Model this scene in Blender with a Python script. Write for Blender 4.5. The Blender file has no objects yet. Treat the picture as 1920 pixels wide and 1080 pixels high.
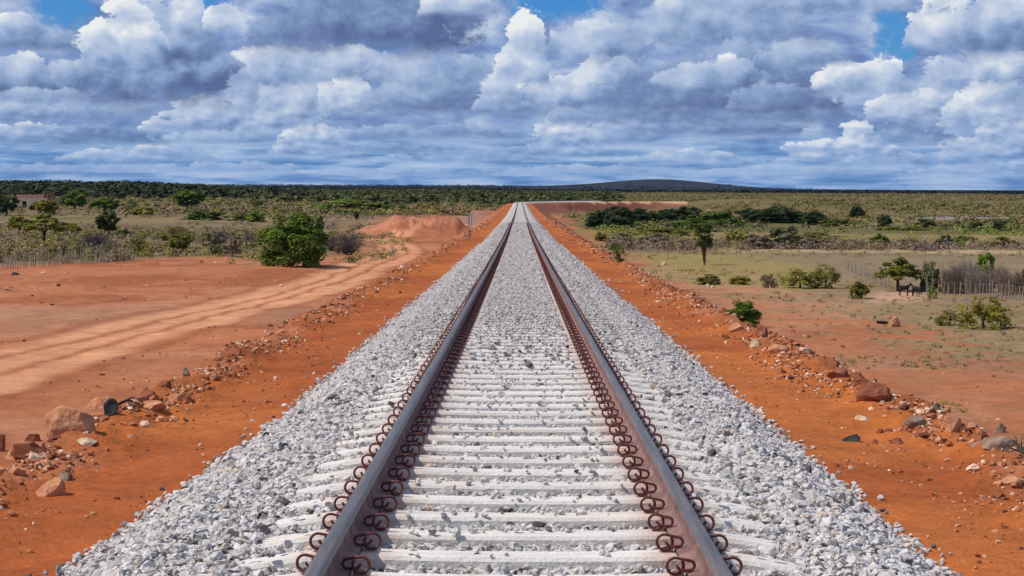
import bpy, math, random
import numpy as np
from mathutils import Matrix, Vector, noise as mnoise

SC = bpy.context.scene
COL = SC.collection
R = math.radians
F = 3550.0            # focal length in photograph pixels (1920 wide)
CZ = 12.0             # eye height above the lowest plain

# ------------------------------------------------------------------ camera
PITCH, YAW, ROLL = math.atan(189.5 / F), math.atan(14 / F), R(0.2)
ROT = Matrix.Rotation(YAW, 3, 'Z') @ Matrix.Rotation(math.pi / 2 - PITCH, 3, 'X') @ Matrix.Rotation(ROLL, 3, 'Z')
cam_data = bpy.data.cameras.new('camera')
cam = bpy.data.objects.new('camera', cam_data)
COL.objects.link(cam)
cam.matrix_world = Matrix.Translation((0, 0, CZ)) @ ROT.to_4x4()
cam_data.sensor_width = 36.0
cam_data.lens = 36.0 * F / 1920.0
cam_data.clip_start = 0.1
cam_data.clip_end = 40000
SC.camera = cam

# ------------------------------------------------------------------ light
SUN_EL, SUN_AZ = R(52), R(-99)      # azimuth from +Y (along the track), negative = left
to_sun = Vector((math.sin(SUN_AZ) * math.cos(SUN_EL), math.cos(SUN_AZ) * math.cos(SUN_EL), math.sin(SUN_EL)))
sun_data = bpy.data.lights.new('sun', 'SUN')
sun_data.energy = 4.0
sun_data.angle = R(0.5)
sun_data.color = (1.0, 0.93, 0.83)
sun = bpy.data.objects.new('sun', sun_data)
COL.objects.link(sun)
sun.rotation_euler = to_sun.to_track_quat('Z', 'Y').to_euler()
sun.location = (0, 0, 80)

SC.view_settings.view_transform = 'Standard'
SC.view_settings.look = 'None'
SC.view_settings.exposure = 0.0
SC.view_settings.gamma = 1.0


# ------------------------------------------------------------------ node helper
class NT:
    """Small helper that writes node expressions."""
    def __init__(s, tree):
        s.t = tree; s.n = tree.nodes; s.l = tree.links
    def new(s, typ, **kw):
        nd = s.n.new(typ)
        for k, v in kw.items():
            setattr(nd, k, v)
        return nd
    def put(s, sock, v):
        if isinstance(v, bpy.types.NodeSocket):
            s.l.new(v, sock)
        elif v is not None:
            sock.default_value = v
    def m(s, op, a, b=None, c=None, clamp=False):
        nd = s.new('ShaderNodeMath', operation=op, use_clamp=clamp)
        s.put(nd.inputs[0], a)
        if b is not None: s.put(nd.inputs[1], b)
        if c is not None: s.put(nd.inputs[2], c)
        return nd.outputs[0]
    def add(s, a, b): return s.m('ADD', a, b)
    def sub(s, a, b): return s.m('SUBTRACT', a, b)
    def mul(s, a, b): return s.m('MULTIPLY', a, b)
    def mad(s, a, b, c): return s.m('MULTIPLY_ADD', a, b, c)
    def step(s, v, a, b, lo=0.0, hi=1.0):
        nd = s.new('ShaderNodeMapRange', interpolation_type='SMOOTHSTEP')
        s.put(nd.inputs[0], v); s.put(nd.inputs[1], a); s.put(nd.inputs[2], b)
        nd.inputs[3].default_value = lo; nd.inputs[4].default_value = hi
        return nd.outputs[0]
    def xyz(s, x, y, z=0.0):
        nd = s.new('ShaderNodeCombineXYZ')
        s.put(nd.inputs[0], x); s.put(nd.inputs[1], y); s.put(nd.inputs[2], z)
        return nd.outputs[0]
    def mix(s, f, a, b, blend='MIX'):
        nd = s.new('ShaderNodeMix', data_type='RGBA', blend_type=blend)
        s.put(nd.inputs[0], f); s.put(nd.inputs[6], a); s.put(nd.inputs[7], b)
        return nd.outputs[2]
    def noise(s, vec, scale, detail=4, rough=0.5, dist=0.0, dims='3D', lac=2.0):
        nd = s.new('ShaderNodeTexNoise', noise_dimensions=dims)
        if vec is not None: s.put(nd.inputs['Vector'], vec)
        nd.inputs['Scale'].default_value = scale; nd.inputs['Detail'].default_value = detail
        nd.inputs['Roughness'].default_value = rough; nd.inputs['Distortion'].default_value = dist
        nd.inputs['Lacunarity'].default_value = lac
        return nd.outputs[0]
    def voro(s, vec, scale, detail=3, rough=0.5, lac=2.2):
        nd = s.new('ShaderNodeTexVoronoi', voronoi_dimensions='2D', feature='F1')
        s.put(nd.inputs['Vector'], vec)
        nd.inputs['Scale'].default_value = scale; nd.inputs['Detail'].default_value = detail
        nd.inputs['Roughness'].default_value = rough; nd.inputs['Lacunarity'].default_value = lac
        nd.normalize = True
        return nd.outputs['Distance']
    def ramp(s, f, stops, interp='LINEAR'):
        nd = s.new('ShaderNodeValToRGB')
        s.put(nd.inputs[0], f)
        cr = nd.color_ramp; cr.interpolation = interp
        while len(cr.elements) < len(stops): cr.elements.new(0.5)
        for e, (p, c) in zip(cr.elements, stops):
            e.position = p; e.color = (*c, 1)
        return nd.outputs[0]


def lin(r, g, b):
    return tuple(((c / 255 + 0.055) / 1.055) ** 2.4 if c > 10 else c / 255 / 12.92 for c in (r, g, b))


# ------------------------------------------------------------------ sky with cumulus rows
def cumulus_group(K):
    t = bpy.data.node_groups.new('cumulus', 'ShaderNodeTree')
    I = t.interface
    I.new_socket('Color', in_out='OUTPUT', socket_type='NodeSocketColor')
    I.new_socket('Color', in_out='INPUT', socket_type='NodeSocketColor')
    for k in ('U', 'E', 'Billow', 'Relief', 'Soft', 'Fine', 'Low', 'Centre', 'Base', 'HalfWidth', 'Height', 'BaseLight', 'LightGain', 'ReliefGain', 'Edge', 'Crisp'):
        I.new_socket(k, in_out='INPUT', socket_type='NodeSocketFloat')
    N = NT(t)
    gi = N.new('NodeGroupInput').outputs
    go = N.new('NodeGroupOutput')
    def sc(c): return tuple(v * K for v in c)
    U = N.mad(gi['Color'], 1e-7, gi['U'])          # keeps the clouds in order, back to front
    X = N.mul(N.sub(U, gi['Centre']), gi['HalfWidth'])
    E = N.mad(gi['Color'], 1e-7, gi['E'])
    Y = N.mul(N.sub(E, gi['Base']), gi['Height'])
    Yp = N.m('MAXIMUM', Y, 0.0)
    q = N.add(N.mul(X, X), N.mul(Yp, Yp))
    f = N.mad(N.sub(gi['Billow'], 0.60), 2.5, N.sub(0.80, q))
    f = N.mad(N.sub(gi['Fine'], 0.5), 0.75, f)
    sb = gi['Edge']
    a = N.mul(N.step(f, 0.0, gi['Crisp']), N.step(N.mad(N.sub(gi['Soft'], 0.5), 0.5, Y), N.mul(sb, -1.0), sb))
    Lt = N.mad(N.m('MINIMUM', Y, 1.3), gi['LightGain'], gi['BaseLight'])
    Lt = N.mad(gi['Relief'], gi['ReliefGain'], Lt)
    Lt = N.mad(N.mul(N.step(f, 0.45, 0.05), N.step(Y, 0.15, 0.6)), 0.07, Lt)       # thin bright rim on top
    Lt = N.mad(N.sub(gi['Soft'], 0.5), 0.22, Lt)
    Lt = N.mad(N.sub(gi['Fine'], 0.5), 0.32, Lt)
    Lt = N.mad(X, -0.13, Lt)                                                     # sun on the left
    cA = N.ramp(Lt, [(0.0, sc(lin(88, 108, 151))), (0.22, sc(lin(117, 140, 182))), (0.45, sc(lin(153, 176, 211))),
                     (0.66, sc(lin(184, 199, 224))), (0.87, sc(lin(214, 222, 233))), (1.0, sc(lin(236, 238, 240)))])
    cB = N.mix(N.mul(gi['Low'], 0.45), cA, (*sc(lin(112, 155, 208)), 1))
    N.l.new(N.mix(a, gi['Color'], cB), go.inputs[0])
    return t


def build_world():
    w = bpy.data.worlds.new('World')
    SC.world = w
    w.use_nodes = True
    N = NT(w.node_tree)
    N.n.clear()
    out = N.new('ShaderNodeOutputWorld')
    bg = N.new('ShaderNodeBackground')
    N.l.new(bg.outputs[0], out.inputs[0])
    STR = 0.08
    bg.inputs[1].default_value = STR
    sky = N.new('ShaderNodeTexSky', sky_type='NISHITA')
    sky.sun_disc = False
    sky.sun_elevation = SUN_EL
    sky.sun_rotation = -SUN_AZ if False else SUN_AZ
    sky.altitude = 100; sky.air_density = 1.0; sky.dust_density = 0.6; sky.ozone_density = 2.0
    tc = N.new('ShaderNodeTexCoord')
    sep = N.new('ShaderNodeSeparateXYZ')
    N.l.new(tc.outputs['Generated'], sep.inputs[0])
    x, y, z = sep.outputs
    hyp = N.m('SQRT', N.add(N.mul(x, x), N.mul(y, y)))
    # angular position of the direction, in 1/3550 rad: U to the right of the track, E above the horizon
    U = N.mad(N.m('ARCTAN2', x, y), F, 974.0)
    E = N.mul(N.m('DIVIDE', z, N.m('MAXIMUM', hyp, 0.02)), F)
    E = N.m('MINIMUM', E, 2500.0)
    # shared turbulence. Clouds get smaller and flatter toward the horizon.
    near = N.step(E, 60.0, 230.0)
    P1 = N.xyz(N.mul(U, 0.01), N.mul(E, 0.0125))
    wob = N.noise(P1, 0.9, 3, 0.55, 0, '2D')
    wob2 = N.noise(N.xyz(N.mad(U, 0.01, 31.7), N.mul(E, 0.0125)), 0.9, 3, 0.55, 0, '2D')
    def warped(du, de, sx, sy, amp):
        a = N.mad(N.sub(wob, 0.5), amp, N.mul(N.add(U, du), sx))
        b = N.mad(N.sub(wob2, 0.5), amp, N.mul(N.add(E, de), sy))
        return N.xyz(a, b)
    def puff(du, de, sx, sy, scale, det, amp=0.55):
        d = N.voro(warped(du, de, sx, sy, amp), scale, det, 0.52, 2.3)
        return N.sub(1.0, d)
    # big cauliflower field, plus the same field a little toward the sun for its relief
    A0 = puff(0, 0, 0.01, 0.0125, 0.95, 4.0, 0.35)
    C0 = puff(57, 11, 0.02, 0.042, 1.0, 3.0, 0.3)
    B0 = N.mad(N.sub(A0, C0), near, C0)
    # relief: broad lumps and smaller ones, each against itself a little toward the sun
    L0 = puff(0, 0, 0.01, 0.0125, 0.95, 1.6, 0.35); L1 = puff(-22, 26, 0.01, 0.0125, 0.95, 1.6, 0.35)
    M0 = puff(57, 11, 0.02, 0.042, 1.0, 1.2, 0.3); M1 = puff(57 - 9, 11 + 9, 0.02, 0.042, 1.0, 1.2, 0.3)
    RL = N.mad(N.sub(L0, L1), near, N.mul(N.sub(M0, M1), N.sub(1.0, near)))
    RL = N.mad(N.sub(B0, N.mad(N.sub(L0, M0), near, M0)), 0.25, RL)
    RL = N.m('MAXIMUM', RL, -0.22)
    soft = N.noise(N.xyz(N.mul(U, 0.006), N.mul(E, 0.013)), 1.6, 5, 0.55, 0.3, '2D')
    streak = N.noise(N.xyz(N.mul(U, 0.0035), N.mul(E, 0.035)), 1.7, 5, 0.58, 0.2, '2D')
    fine = N.noise(N.xyz(N.mul(U, 0.03), N.mul(E, 0.04)), 1.3, 6, 0.64, 0.5, '2D')

    # clear blue behind
    hs = N.new('ShaderNodeHueSaturation'); hs.inputs['Saturation'].default_value = 1.5
    hs.inputs['Value'].default_value = 0.9
    N.l.new(sky.outputs[0], hs.inputs['Color'])
    clear = N.mix(1.0, hs.outputs[0], (0.36, 0.80, 1.50, 1), 'MULTIPLY')
    front = N.m('MULTIPLY', N.step(E, 900.0, 420.0), 1.0)
    colr = N.mix(front, sky.outputs[0], clear)

    K = 1.0 / STR
    def sc(c, k=1.0): return tuple(v * K * k for v in c)
    # general deck: pale blue haze near the horizon, blue grey higher up
    deck_low = N.ramp(streak, [(0.30, sc(lin(88, 128, 180))), (0.45, sc(lin(120, 158, 205))), (0.58, sc(lin(155, 183, 218))), (0.72, sc(lin(188, 205, 228)))])
    deck_hi = N.ramp(soft, [(0.30, sc(lin(102, 128, 178))), (0.46, sc(lin(132, 157, 203))), (0.60, sc(lin(164, 184, 216))), (0.75, sc(lin(200, 211, 229)))])
    deck = N.mix(N.step(E, 40.0, 150.0), deck_low, deck_hi)
    # openings in the deck: (u, e, half width, half height)
    hole = None
    for (hu, he, hw, hh) in [(385, 345, 66, 44), (142, 330, 66, 52), (1040, 342, 100, 36), (1666, 272, 44, 52), (1650, 318, 30, 34),
                             (1662, 350, 30, 22), (1800, 352, 22, 12), (610, 420, 160, 25), (1450, 420, 160, 25), (250, 430, 160, 30)]:
        dx = N.mul(N.sub(U, float(hu)), 1.0 / hw); dy = N.mul(N.sub(E, float(he)), 1.0 / hh)
        g = N.sub(1.25, N.add(N.mul(dx, dx), N.mul(dy, dy)))
        hole = g if hole is None else N.m('MAXIMUM', hole, g)
    hol = N.step(N.add(hole, N.mul(N.sub(fine, 0.5), 2.2)), 0.0, 1.1)
    high_hole = N.mul(N.step(E, 380.0, 480.0), N.step(soft, 0.50, 0.40))
    hol = N.m('MAXIMUM', hol, high_hole)
    colr = N.mix(N.mul(N.sub(1.0, hol), N.step(E, -60.0, -8.0)), colr, deck)

    # individual cumulus: u centre, e of the flat base, half width, height, light of base, light of top
    low = N.step(E, 150.0, 20.0)
    G = cumulus_group(K)
    for (cu, eb, hw, hh, lb, lt) in CLOUDS:
        if lt < .95: lt *= .95
        g = N.new('ShaderNodeGroup'); g.node_tree = G
        for k, v in (('Color', colr), ('U', U), ('E', E), ('Billow', B0), ('Relief', RL), ('Soft', soft), ('Fine', fine), ('Low', low),
                     ('Centre', float(cu)), ('Base', float(eb)), ('HalfWidth', 1.0 / hw), ('Height', 1.0 / hh), ('BaseLight', lb), ('LightGain', lt - lb),
                     ('ReliefGain', 1.12 if lt > .85 else (.85 if lt > .7 else .5)), ('Edge', 0.10 + 6.0 / hh), ('Crisp', .12 if lt > .9 else (.22 if lt > .7 else .42))):
            N.put(g.inputs[k], v)
        colr = g.outputs[0]
    # faint streaked veil low down
    veil = N.mul(N.step(E, 95.0, 10.0), N.step(streak, 0.40, 0.62))
    colr = N.mix(N.mul(veil, 0.45), colr, (*sc(lin(160, 188, 222)), 1))
    N.l.new(colr, bg.inputs[0])
    w.cycles.sampling_method = 'MANUAL'
    w.cycles.sample_map_resolution = 512


CLOUDS = [
    # low rows far away
    (120, 24, 200, 16, .44, .66), (430, 26, 160, 20, .42, .72), (780, 22, 190, 15, .42, .66), (1120, 26, 210, 18, .42, .70), (1500, 24, 230, 16, .44, .70), (1860, 28, 190, 20, .44, .74),
    (280, 46, 150, 26, .40, .78), (880, 48, 160, 22, .34, .62), (1280, 44, 120, 26, .44, .82), (1690, 44, 150, 24, .40, .74), (1000, 60, 200, 14, .30, .48),
    (590, 58, 90, 56, .38, .92), (1560, 50, 130, 40, .40, .90), (1850, 58, 120, 44, .42, .88), (700, 66, 160, 16, .26, .44),
    (60, 78, 150, 34, .36, .74), (190, 80, 130, 30, .10, .34), (420, 82, 110, 26, .36, .70), (330, 100, 60, 24, .44, .84), (800, 92, 170, 26, .24, .48),
    (1060, 66, 66, 84, .40, .99), (1160, 84, 80, 46, .36, .70), (1340, 98, 190, 30, .16, .44), (1600, 62, 44, 66, .60, .98), (1690, 88, 90, 40, .20, .50), (1900, 84, 110, 50, .40, .86),
    # middle rows
    (30, 118, 140, 46, .34, .74), (210, 128, 150, 34, .34, .66), (470, 110, 170, 64, .36, .78), (560, 128, 90, 92, .44, .88), (650, 130, 60, 82, .44, 1.0), (870, 142, 200, 70, .06, .50),
    (1200, 118, 220, 40, .22, .50), (1470, 124, 170, 46, .20, .54), (1690, 120, 90, 60, .36, .82), (1840, 116, 90, 84, .42, .97), (770, 160, 90, 50, .30, .62),
    # great rows overhead
    (40, 160, 140, 84, .12, .80), (110, 150, 150, 28, .36, .62), (430, 150, 60, 80, .50, 1.0), (500, 186, 120, 70, .34, .80), (640, 200, 210, 64, .34, .80), (820, 190, 160, 66, .30, .70),
    (990, 142, 110, 90, .30, .84), (1040, 160, 70, 60, .44, .95), (985, 196, 52, 128, .46, 1.0), (1130, 182, 90, 60, .46, .95), (1110, 236, 110, 84, .30, .84),
    (1340, 140, 240, 140, .04, .52), (1330, 190, 120, 50, .28, .76), (1450, 150, 110, 46, .16, .46), (1606, 176, 92, 66, .44, .96), (1510, 226, 110, 50, .28, .64), (1830, 188, 130, 76, .32, .94), (1900, 150, 90, 46, .30, .66),
    (60, 246, 130, 46, .18, .62), (55, 276, 52, 34, .40, .86),
    (1335, 272, 225, 90, .26, .62), (1742, 262, 62, 100, .50, 1.0), (1870, 244, 130, 112, .22, .80), 
    (300, 160, 142, 218, .00, .90), (245, 215, 78, 130, .42, 1.0),
    (430, 288, 42, 58, .62, .98), (672, 256, 232, 165, .02, .48), (862, 322, 78, 36, .50, .80), (1480, 320, 260, 60, .40, .74),
    # beyond the top of the picture
    (300, 540, 420, 160, .25, .9), (1500, 560, 460, 170, .25, .9), (2350, 200, 330, 260, .25, .9), (-450, 200, 420, 260, .25, .9),
]
build_world()


# ------------------------------------------------------------------ numpy noise
_rng = np.random.default_rng(7)
_TAB = _rng.random((256, 256))


def vnoise(x, y):
    xi = np.floor(x).astype(np.int64); yi = np.floor(y).astype(np.int64)
    fx = x - xi; fy = y - yi
    fx = fx * fx * (3 - 2 * fx); fy = fy * fy * (3 - 2 * fy)
    a = _TAB[xi & 255, yi & 255]; b = _TAB[(xi + 1) & 255, yi & 255]
    c = _TAB[xi & 255, (yi + 1) & 255]; d = _TAB[(xi + 1) & 255, (yi + 1) & 255]
    return (a * (1 - fx) + b * fx) * (1 - fy) + (c * (1 - fx) + d * fx) * fy


def fbm(x, y, s, octv=4, rough=0.5):
    """Noise of feature size s metres, centred on 0, about -0.5 .. 0.5."""
    x = np.asarray(x, float) / s; y = np.asarray(y, float) / s
    v = 0; amp = 1.0; tot = 0
    for k in range(octv):
        v = v + amp * (vnoise(x + 17.3 * k, y - 9.1 * k) - 0.5); tot += amp
        x = x * 2.03; y = y * 2.03; amp *= rough
    return v / tot * 1.6


def sstep(v, a, b):
    t = np.clip((v - a) / (b - a), 0, 1)
    return t * t * (3 - 2 * t)


# ------------------------------------------------------------------ line of the track and lie of the land (heights relative to the eye)
_RD = np.array([-20, 0, 7.76, 10.7, 13.4, 18.4, 28.5, 51.3, 115.6, 300, 640, 700, 790, 2000])
_RZ = np.array([-1.14, -1.445, -1.56, -1.605, -1.643, -1.722, -1.862, -2.175, -2.93, -4.25, -5.45, -5.45, -4.75, -4.75])
_fd = np.linspace(-20, 2000, 6000)
_fz = np.interp(_fd, _RD, _RZ)
for _k in range(2):                               # round off the corners between the measured grades
    _w = np.clip(_fd * 0.12, 3, 60)
    _fz = np.array([np.interp(np.linspace(d - w, d + w, 9), _fd, _fz).mean() for d, w in zip(_fd, _w)])


def rail_z(s):
    return np.interp(s, _fd, _fz)


CURVE_Y, CURVE_R = 680.0, 70.0


def track_coords(x, y):
    """(distance along the track, offset to its right) of a ground point."""
    cx, cy = CURVE_R, CURVE_Y
    ang = np.arctan2(np.maximum(y - cy, 0), cx - x)
    r = np.hypot(x - cx, y - cy)
    s = np.where(y < cy, y, np.where(x < cx, cy + CURVE_R * ang, cy + CURVE_R * math.pi / 2 + (x - cx)))
    lat = np.where(y < cy, x, np.where(x < cx, CURVE_R - r, cy + CURVE_R - y))
    far_side = (y < cy) & (x > 60)
    return s, np.where(far_side, 999.0, lat)


def track_point(s, lat):
    """World x, y of a distance along the track and an offset to its right."""
    s = np.asarray(s, float); lat = np.asarray(lat, float)
    a = np.clip((s - CURVE_Y) / CURVE_R, 0, math.pi / 2)
    over = np.maximum(s - CURVE_Y - CURVE_R * math.pi / 2, 0)
    rr = CURVE_R - lat
    x = np.where(s < CURVE_Y, lat, CURVE_R - rr * np.cos(a) + over)
    y = np.where(s < CURVE_Y, s, CURVE_Y + rr * np.sin(a))
    return x, y


_LD = np.array([0, 420, 600, 750, 1000, 1500, 2500, 4000, 7000, 13000])
_LZ = np.array([-8.5, -8.6, -8.3, -8.0, -7.2, -6.2, -5.8, -5.8, -6.0, -6.0])
_RRD = np.array([0, 450, 550, 700, 1000, 1500, 2200, 4000, 7000, 13000])
_RRZ = np.array([-11.5, -11.3, -11.0, -9.9, -8.3, -7.0, -7.2, -9.5, -11.0, -11.0])


def base_land(x, y):
    d = np.hypot(x, y)
    zl = np.interp(d, _LD, _LZ); zr = np.interp(d, _RRD, _RRZ)
    t = sstep(x, -14 - d * 0.02, 14 + d * 0.02)
    z = zl * (1 - t) + zr * t
    z = z + fbm(x, y, 60, 4) * np.clip(d / 400, 0.25, 1.6) + fbm(x, y, 9, 3) * 0.22
    # wooded rise on the left
    az = np.degrees(np.arctan2(x, y))
    z = z + 5.6 * sstep(az, -7.0, -12.0) * sstep(d, 750, 1350) * sstep(d, 3800, 2200)
    # hill to the right of the line's end and the low far ridges
    hx, hy = (x - 672) / 350, (y - 9000) / 900
    z = z + 4.6 * np.exp(-((x - 92) / 34) ** 2 - ((y - 765) / 80) ** 2)
    z = z + 33 * np.exp(-(hx * hx) * 1.2 - hy * hy) + 14 * np.exp(-((x - 480) / 620) ** 2 - hy * hy)
    z = z + (8 + 6 * fbm(x, y, 1500, 3)) * sstep(d, 5200, 7500) * sstep(az, 12, 3) 
    return z


MOUND = (-17.5, 352.0)


def land(x, y, rough=True):
    """Height of the ground relative to the eye."""
    x = np.asarray(x, float); y = np.asarray(y, float)
    s, lat = track_coords(x, y)
    rz = rail_z(s)
    a = np.abs(lat)
    b = base_land(x, y)
    n1 = fbm(x, y, 1.3, 4); n2 = fbm(x + 50, y, 0.35, 3); n3 = fbm(x, y + 90, 5.0, 3)
    edge = 4.35 + n3 * 0.30 + n1 * 0.12 + fbm(x, y, 0.6, 3) * 0.15
    top = rz - 0.62 - 0.035 * np.clip(a - 2.3, 0, 9) + n1 * 0.05
    n4 = fbm(x - 30, y, 0.5, 4)
    berm = np.exp(-((a - edge + 0.30) / 0.45) ** 2) * np.clip(0.10 + n1 * 0.10 + n4 * 0.16, 0, 1)
    form = top + berm + (n2 * 0.05 + n4 * 0.05) * sstep(a, 2.9, 3.9)
    side = rz - 0.70 - (a - edge) / 1.55 + n1 * 0.25 + fbm(x, y, 14, 2) * 1.0 * sstep(a - edge, 0.5, 5)
    emb = np.where(a < edge, form, np.minimum(side, form))
    emb = np.where(s > 786, np.minimum(emb, b + 0.1), emb)
    k = 0.7
    h = np.clip(0.5 + 0.5 * (emb - b) / k, 0, 1)
    z = b * (1 - h) + emb * h + k * h * (1 - h) * 0.5
    # spoil heap with a flat top and worn gullies
    dx, dy = (x - MOUND[0]) / 1.0, (y - MOUND[1]) / 1.6
    rr = np.hypot(dx, dy) + fbm(x, y, 5.0, 4) * 2.6
    ang = np.arctan2(dy, dx)
    gully = 0.5 * np.cos(ang * 9 + 3 * fbm(x, y, 6, 2)) * sstep(rr, 3.5, 7) * sstep(rr, 11, 8)
    m = 2.9 * np.clip((13.5 - rr) / 7.5, 0, 1) + gully * 0.6 + (fbm(x, y, 2.2, 4) * 1.1 + fbm(x, y, .8, 3) * .4) * sstep(rr, 12, 7)
    m = np.where((lat < -3) & (s < 600), m, 0) * sstep(a, 8.0, 12.0)
    z = z + m
    # ruts of the haul road
    w = road_w(x, y)
    z = z - 0.12 * w + 0.05 * w * fbm(x * 1.0, y * 0.15, 1.2, 2)
    return z


def ray(px, py):
    v = ROT @ Vector(((px - 960) / F, -(py - 540) / F, -1))
    return v


def at_z(px, py, z):
    v = ray(px, py)
    t = z / v.z
    return v.x * t, v.y * t


def at(px, py):
    """Ground point seen at a pixel of the photograph: x, y, z relative to the eye."""
    v = ray(px, py)
    d = np.geomspace(6, 9000, 6000)
    h = land(v.x / v.y * d, d)
    below = (v.z / v.y * d) < h
    i = int(np.argmax(below)) if below.any() else len(d) - 1
    y = d[i]; x = v.x / v.y * y
    return float(x), float(y), float(land(x, y))


ROAD_PX = [(-160, 735), (60, 672), (300, 612), (480, 566), (600, 532), (690, 496), (752, 470), (742, 458), (700, 448), (760, 440), (830, 430), (872, 420)]
ROAD = np.array([at_z(px, py, -8.6) for px, py in ROAD_PX])
ROAD_H = np.array([4.4, 4.2, 3.8, 3.5, 3.5, 3.5, 3.2, 2.8, 2.6, 2.6, 2.6, 2.6])


def seg_dist(x, y, pts, half):
    best = np.full(np.shape(x), 1e9)
    for i in range(len(pts) - 1):
        ax, ay = pts[i]; bx, by = pts[i + 1]
        ux, uy = bx - ax, by - ay
        t = np.clip(((x - ax) * ux + (y - ay) * uy) / (ux * ux + uy * uy), 0, 1)
        d = np.hypot(x - ax - t * ux, y - ay - t * uy) / (half[i] * (1 - t) + half[i + 1] * t)
        best = np.minimum(best, d)
    return best


def road_w(x, y):
    x = np.asarray(x, float); y = np.asarray(y, float)
    near = (x < -5) & (x > -70) & (y > 50) & (y < 480)
    out = np.zeros(np.shape(x))
    if np.any(near):
        q = seg_dist(x[near], y[near], ROAD, ROAD_H)
        out[near] = sstep(q + 0.5 * fbm(x[near], y[near], 5, 3), 1.15, 0.65)
    return out


def road_q(x, y):
    """Distance from the middle of the haul road in half widths."""
    x = np.asarray(x, float); y = np.asarray(y, float)
    near = (x < -5) & (x > -90) & (y > 40) & (y < 480)
    out = np.full(np.shape(x), 99.0)
    if np.any(near):
        out[near] = seg_dist(x[near], y[near], ROAD, ROAD_H)
    return out


def in_poly(x, y, poly):
    c = np.zeros(np.shape(x), bool)
    n = len(poly)
    for i in range(n):
        x1, y1 = poly[i]; x2, y2 = poly[(i + 1) % n]
        if y1 == y2: continue
        c ^= ((y1 > y) != (y2 > y)) & (x < (x2 - x1) * (y - y1) / (y2 - y1) + x1)
    return c


def mesh_np(name, verts, faces, smooth=True, attrs=None):
    """Mesh from arrays; faces is (n, k) with one k."""
    me = bpy.data.meshes.new(name)
    v = np.ascontiguousarray(verts, np.float32); f = np.ascontiguousarray(faces, np.int32)
    me.vertices.add(len(v)); me.vertices.foreach_set('co', v.ravel())
    k = f.shape[1]
    me.loops.add(f.size); me.loops.foreach_set('vertex_index', f.ravel())
    me.polygons.add(len(f)); me.polygons.foreach_set('loop_start', np.arange(len(f), dtype=np.int32) * k)
    me.update(calc_edges=True)
    me.polygons.foreach_set('use_smooth', np.full(len(f), bool(smooth)))
    for an, (typ, data) in (attrs or {}).items():
        at_ = me.attributes.new(an, typ, 'POINT')
        key = 'color' if 'COLOR' in typ else ('vector' if typ == 'FLOAT_VECTOR' else 'value')
        at_.data.foreach_set(key, np.ascontiguousarray(data, np.float32).ravel())
    me.validate(verbose=False) if False else None
    return me


def link(name, me, mat=None, parent=None, kind=None, label=None, cat=None, group=None):
    o = bpy.data.objects.new(name, me)
    COL.objects.link(o)
    if mat is not None and me is not None and not me.materials: me.materials.append(mat)
    if parent is not None: o.parent = parent
    if kind: o['kind'] = kind
    if label: o['label'] = label
    if cat: o['category'] = cat
    if group: o['group'] = group
    return o


def new_mat(name, rough=0.9, spec=0.2):
    m = bpy.data.materials.new(name)
    m.use_nodes = True
    N = NT(m.node_tree)
    b = m.node_tree.nodes['Principled BSDF']
    b.inputs['Roughness'].default_value = rough
    b.inputs['Specular IOR Level'].default_value = spec
    return m, N, b


def bump(N, b, h, strength, dist):
    nd = N.new('ShaderNodeBump')
    nd.inputs['Strength'].default_value = strength; nd.inputs['Distance'].default_value = dist
    N.l.new(h, nd.inputs['Height']); N.l.new(nd.outputs[0], b.inputs['Normal'])


def world_pos(N):
    return N.new('ShaderNodeNewGeometry').outputs['Position']


def attr(N, name):
    nd = N.new('ShaderNodeAttribute'); nd.attribute_name = name
    return nd


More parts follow.
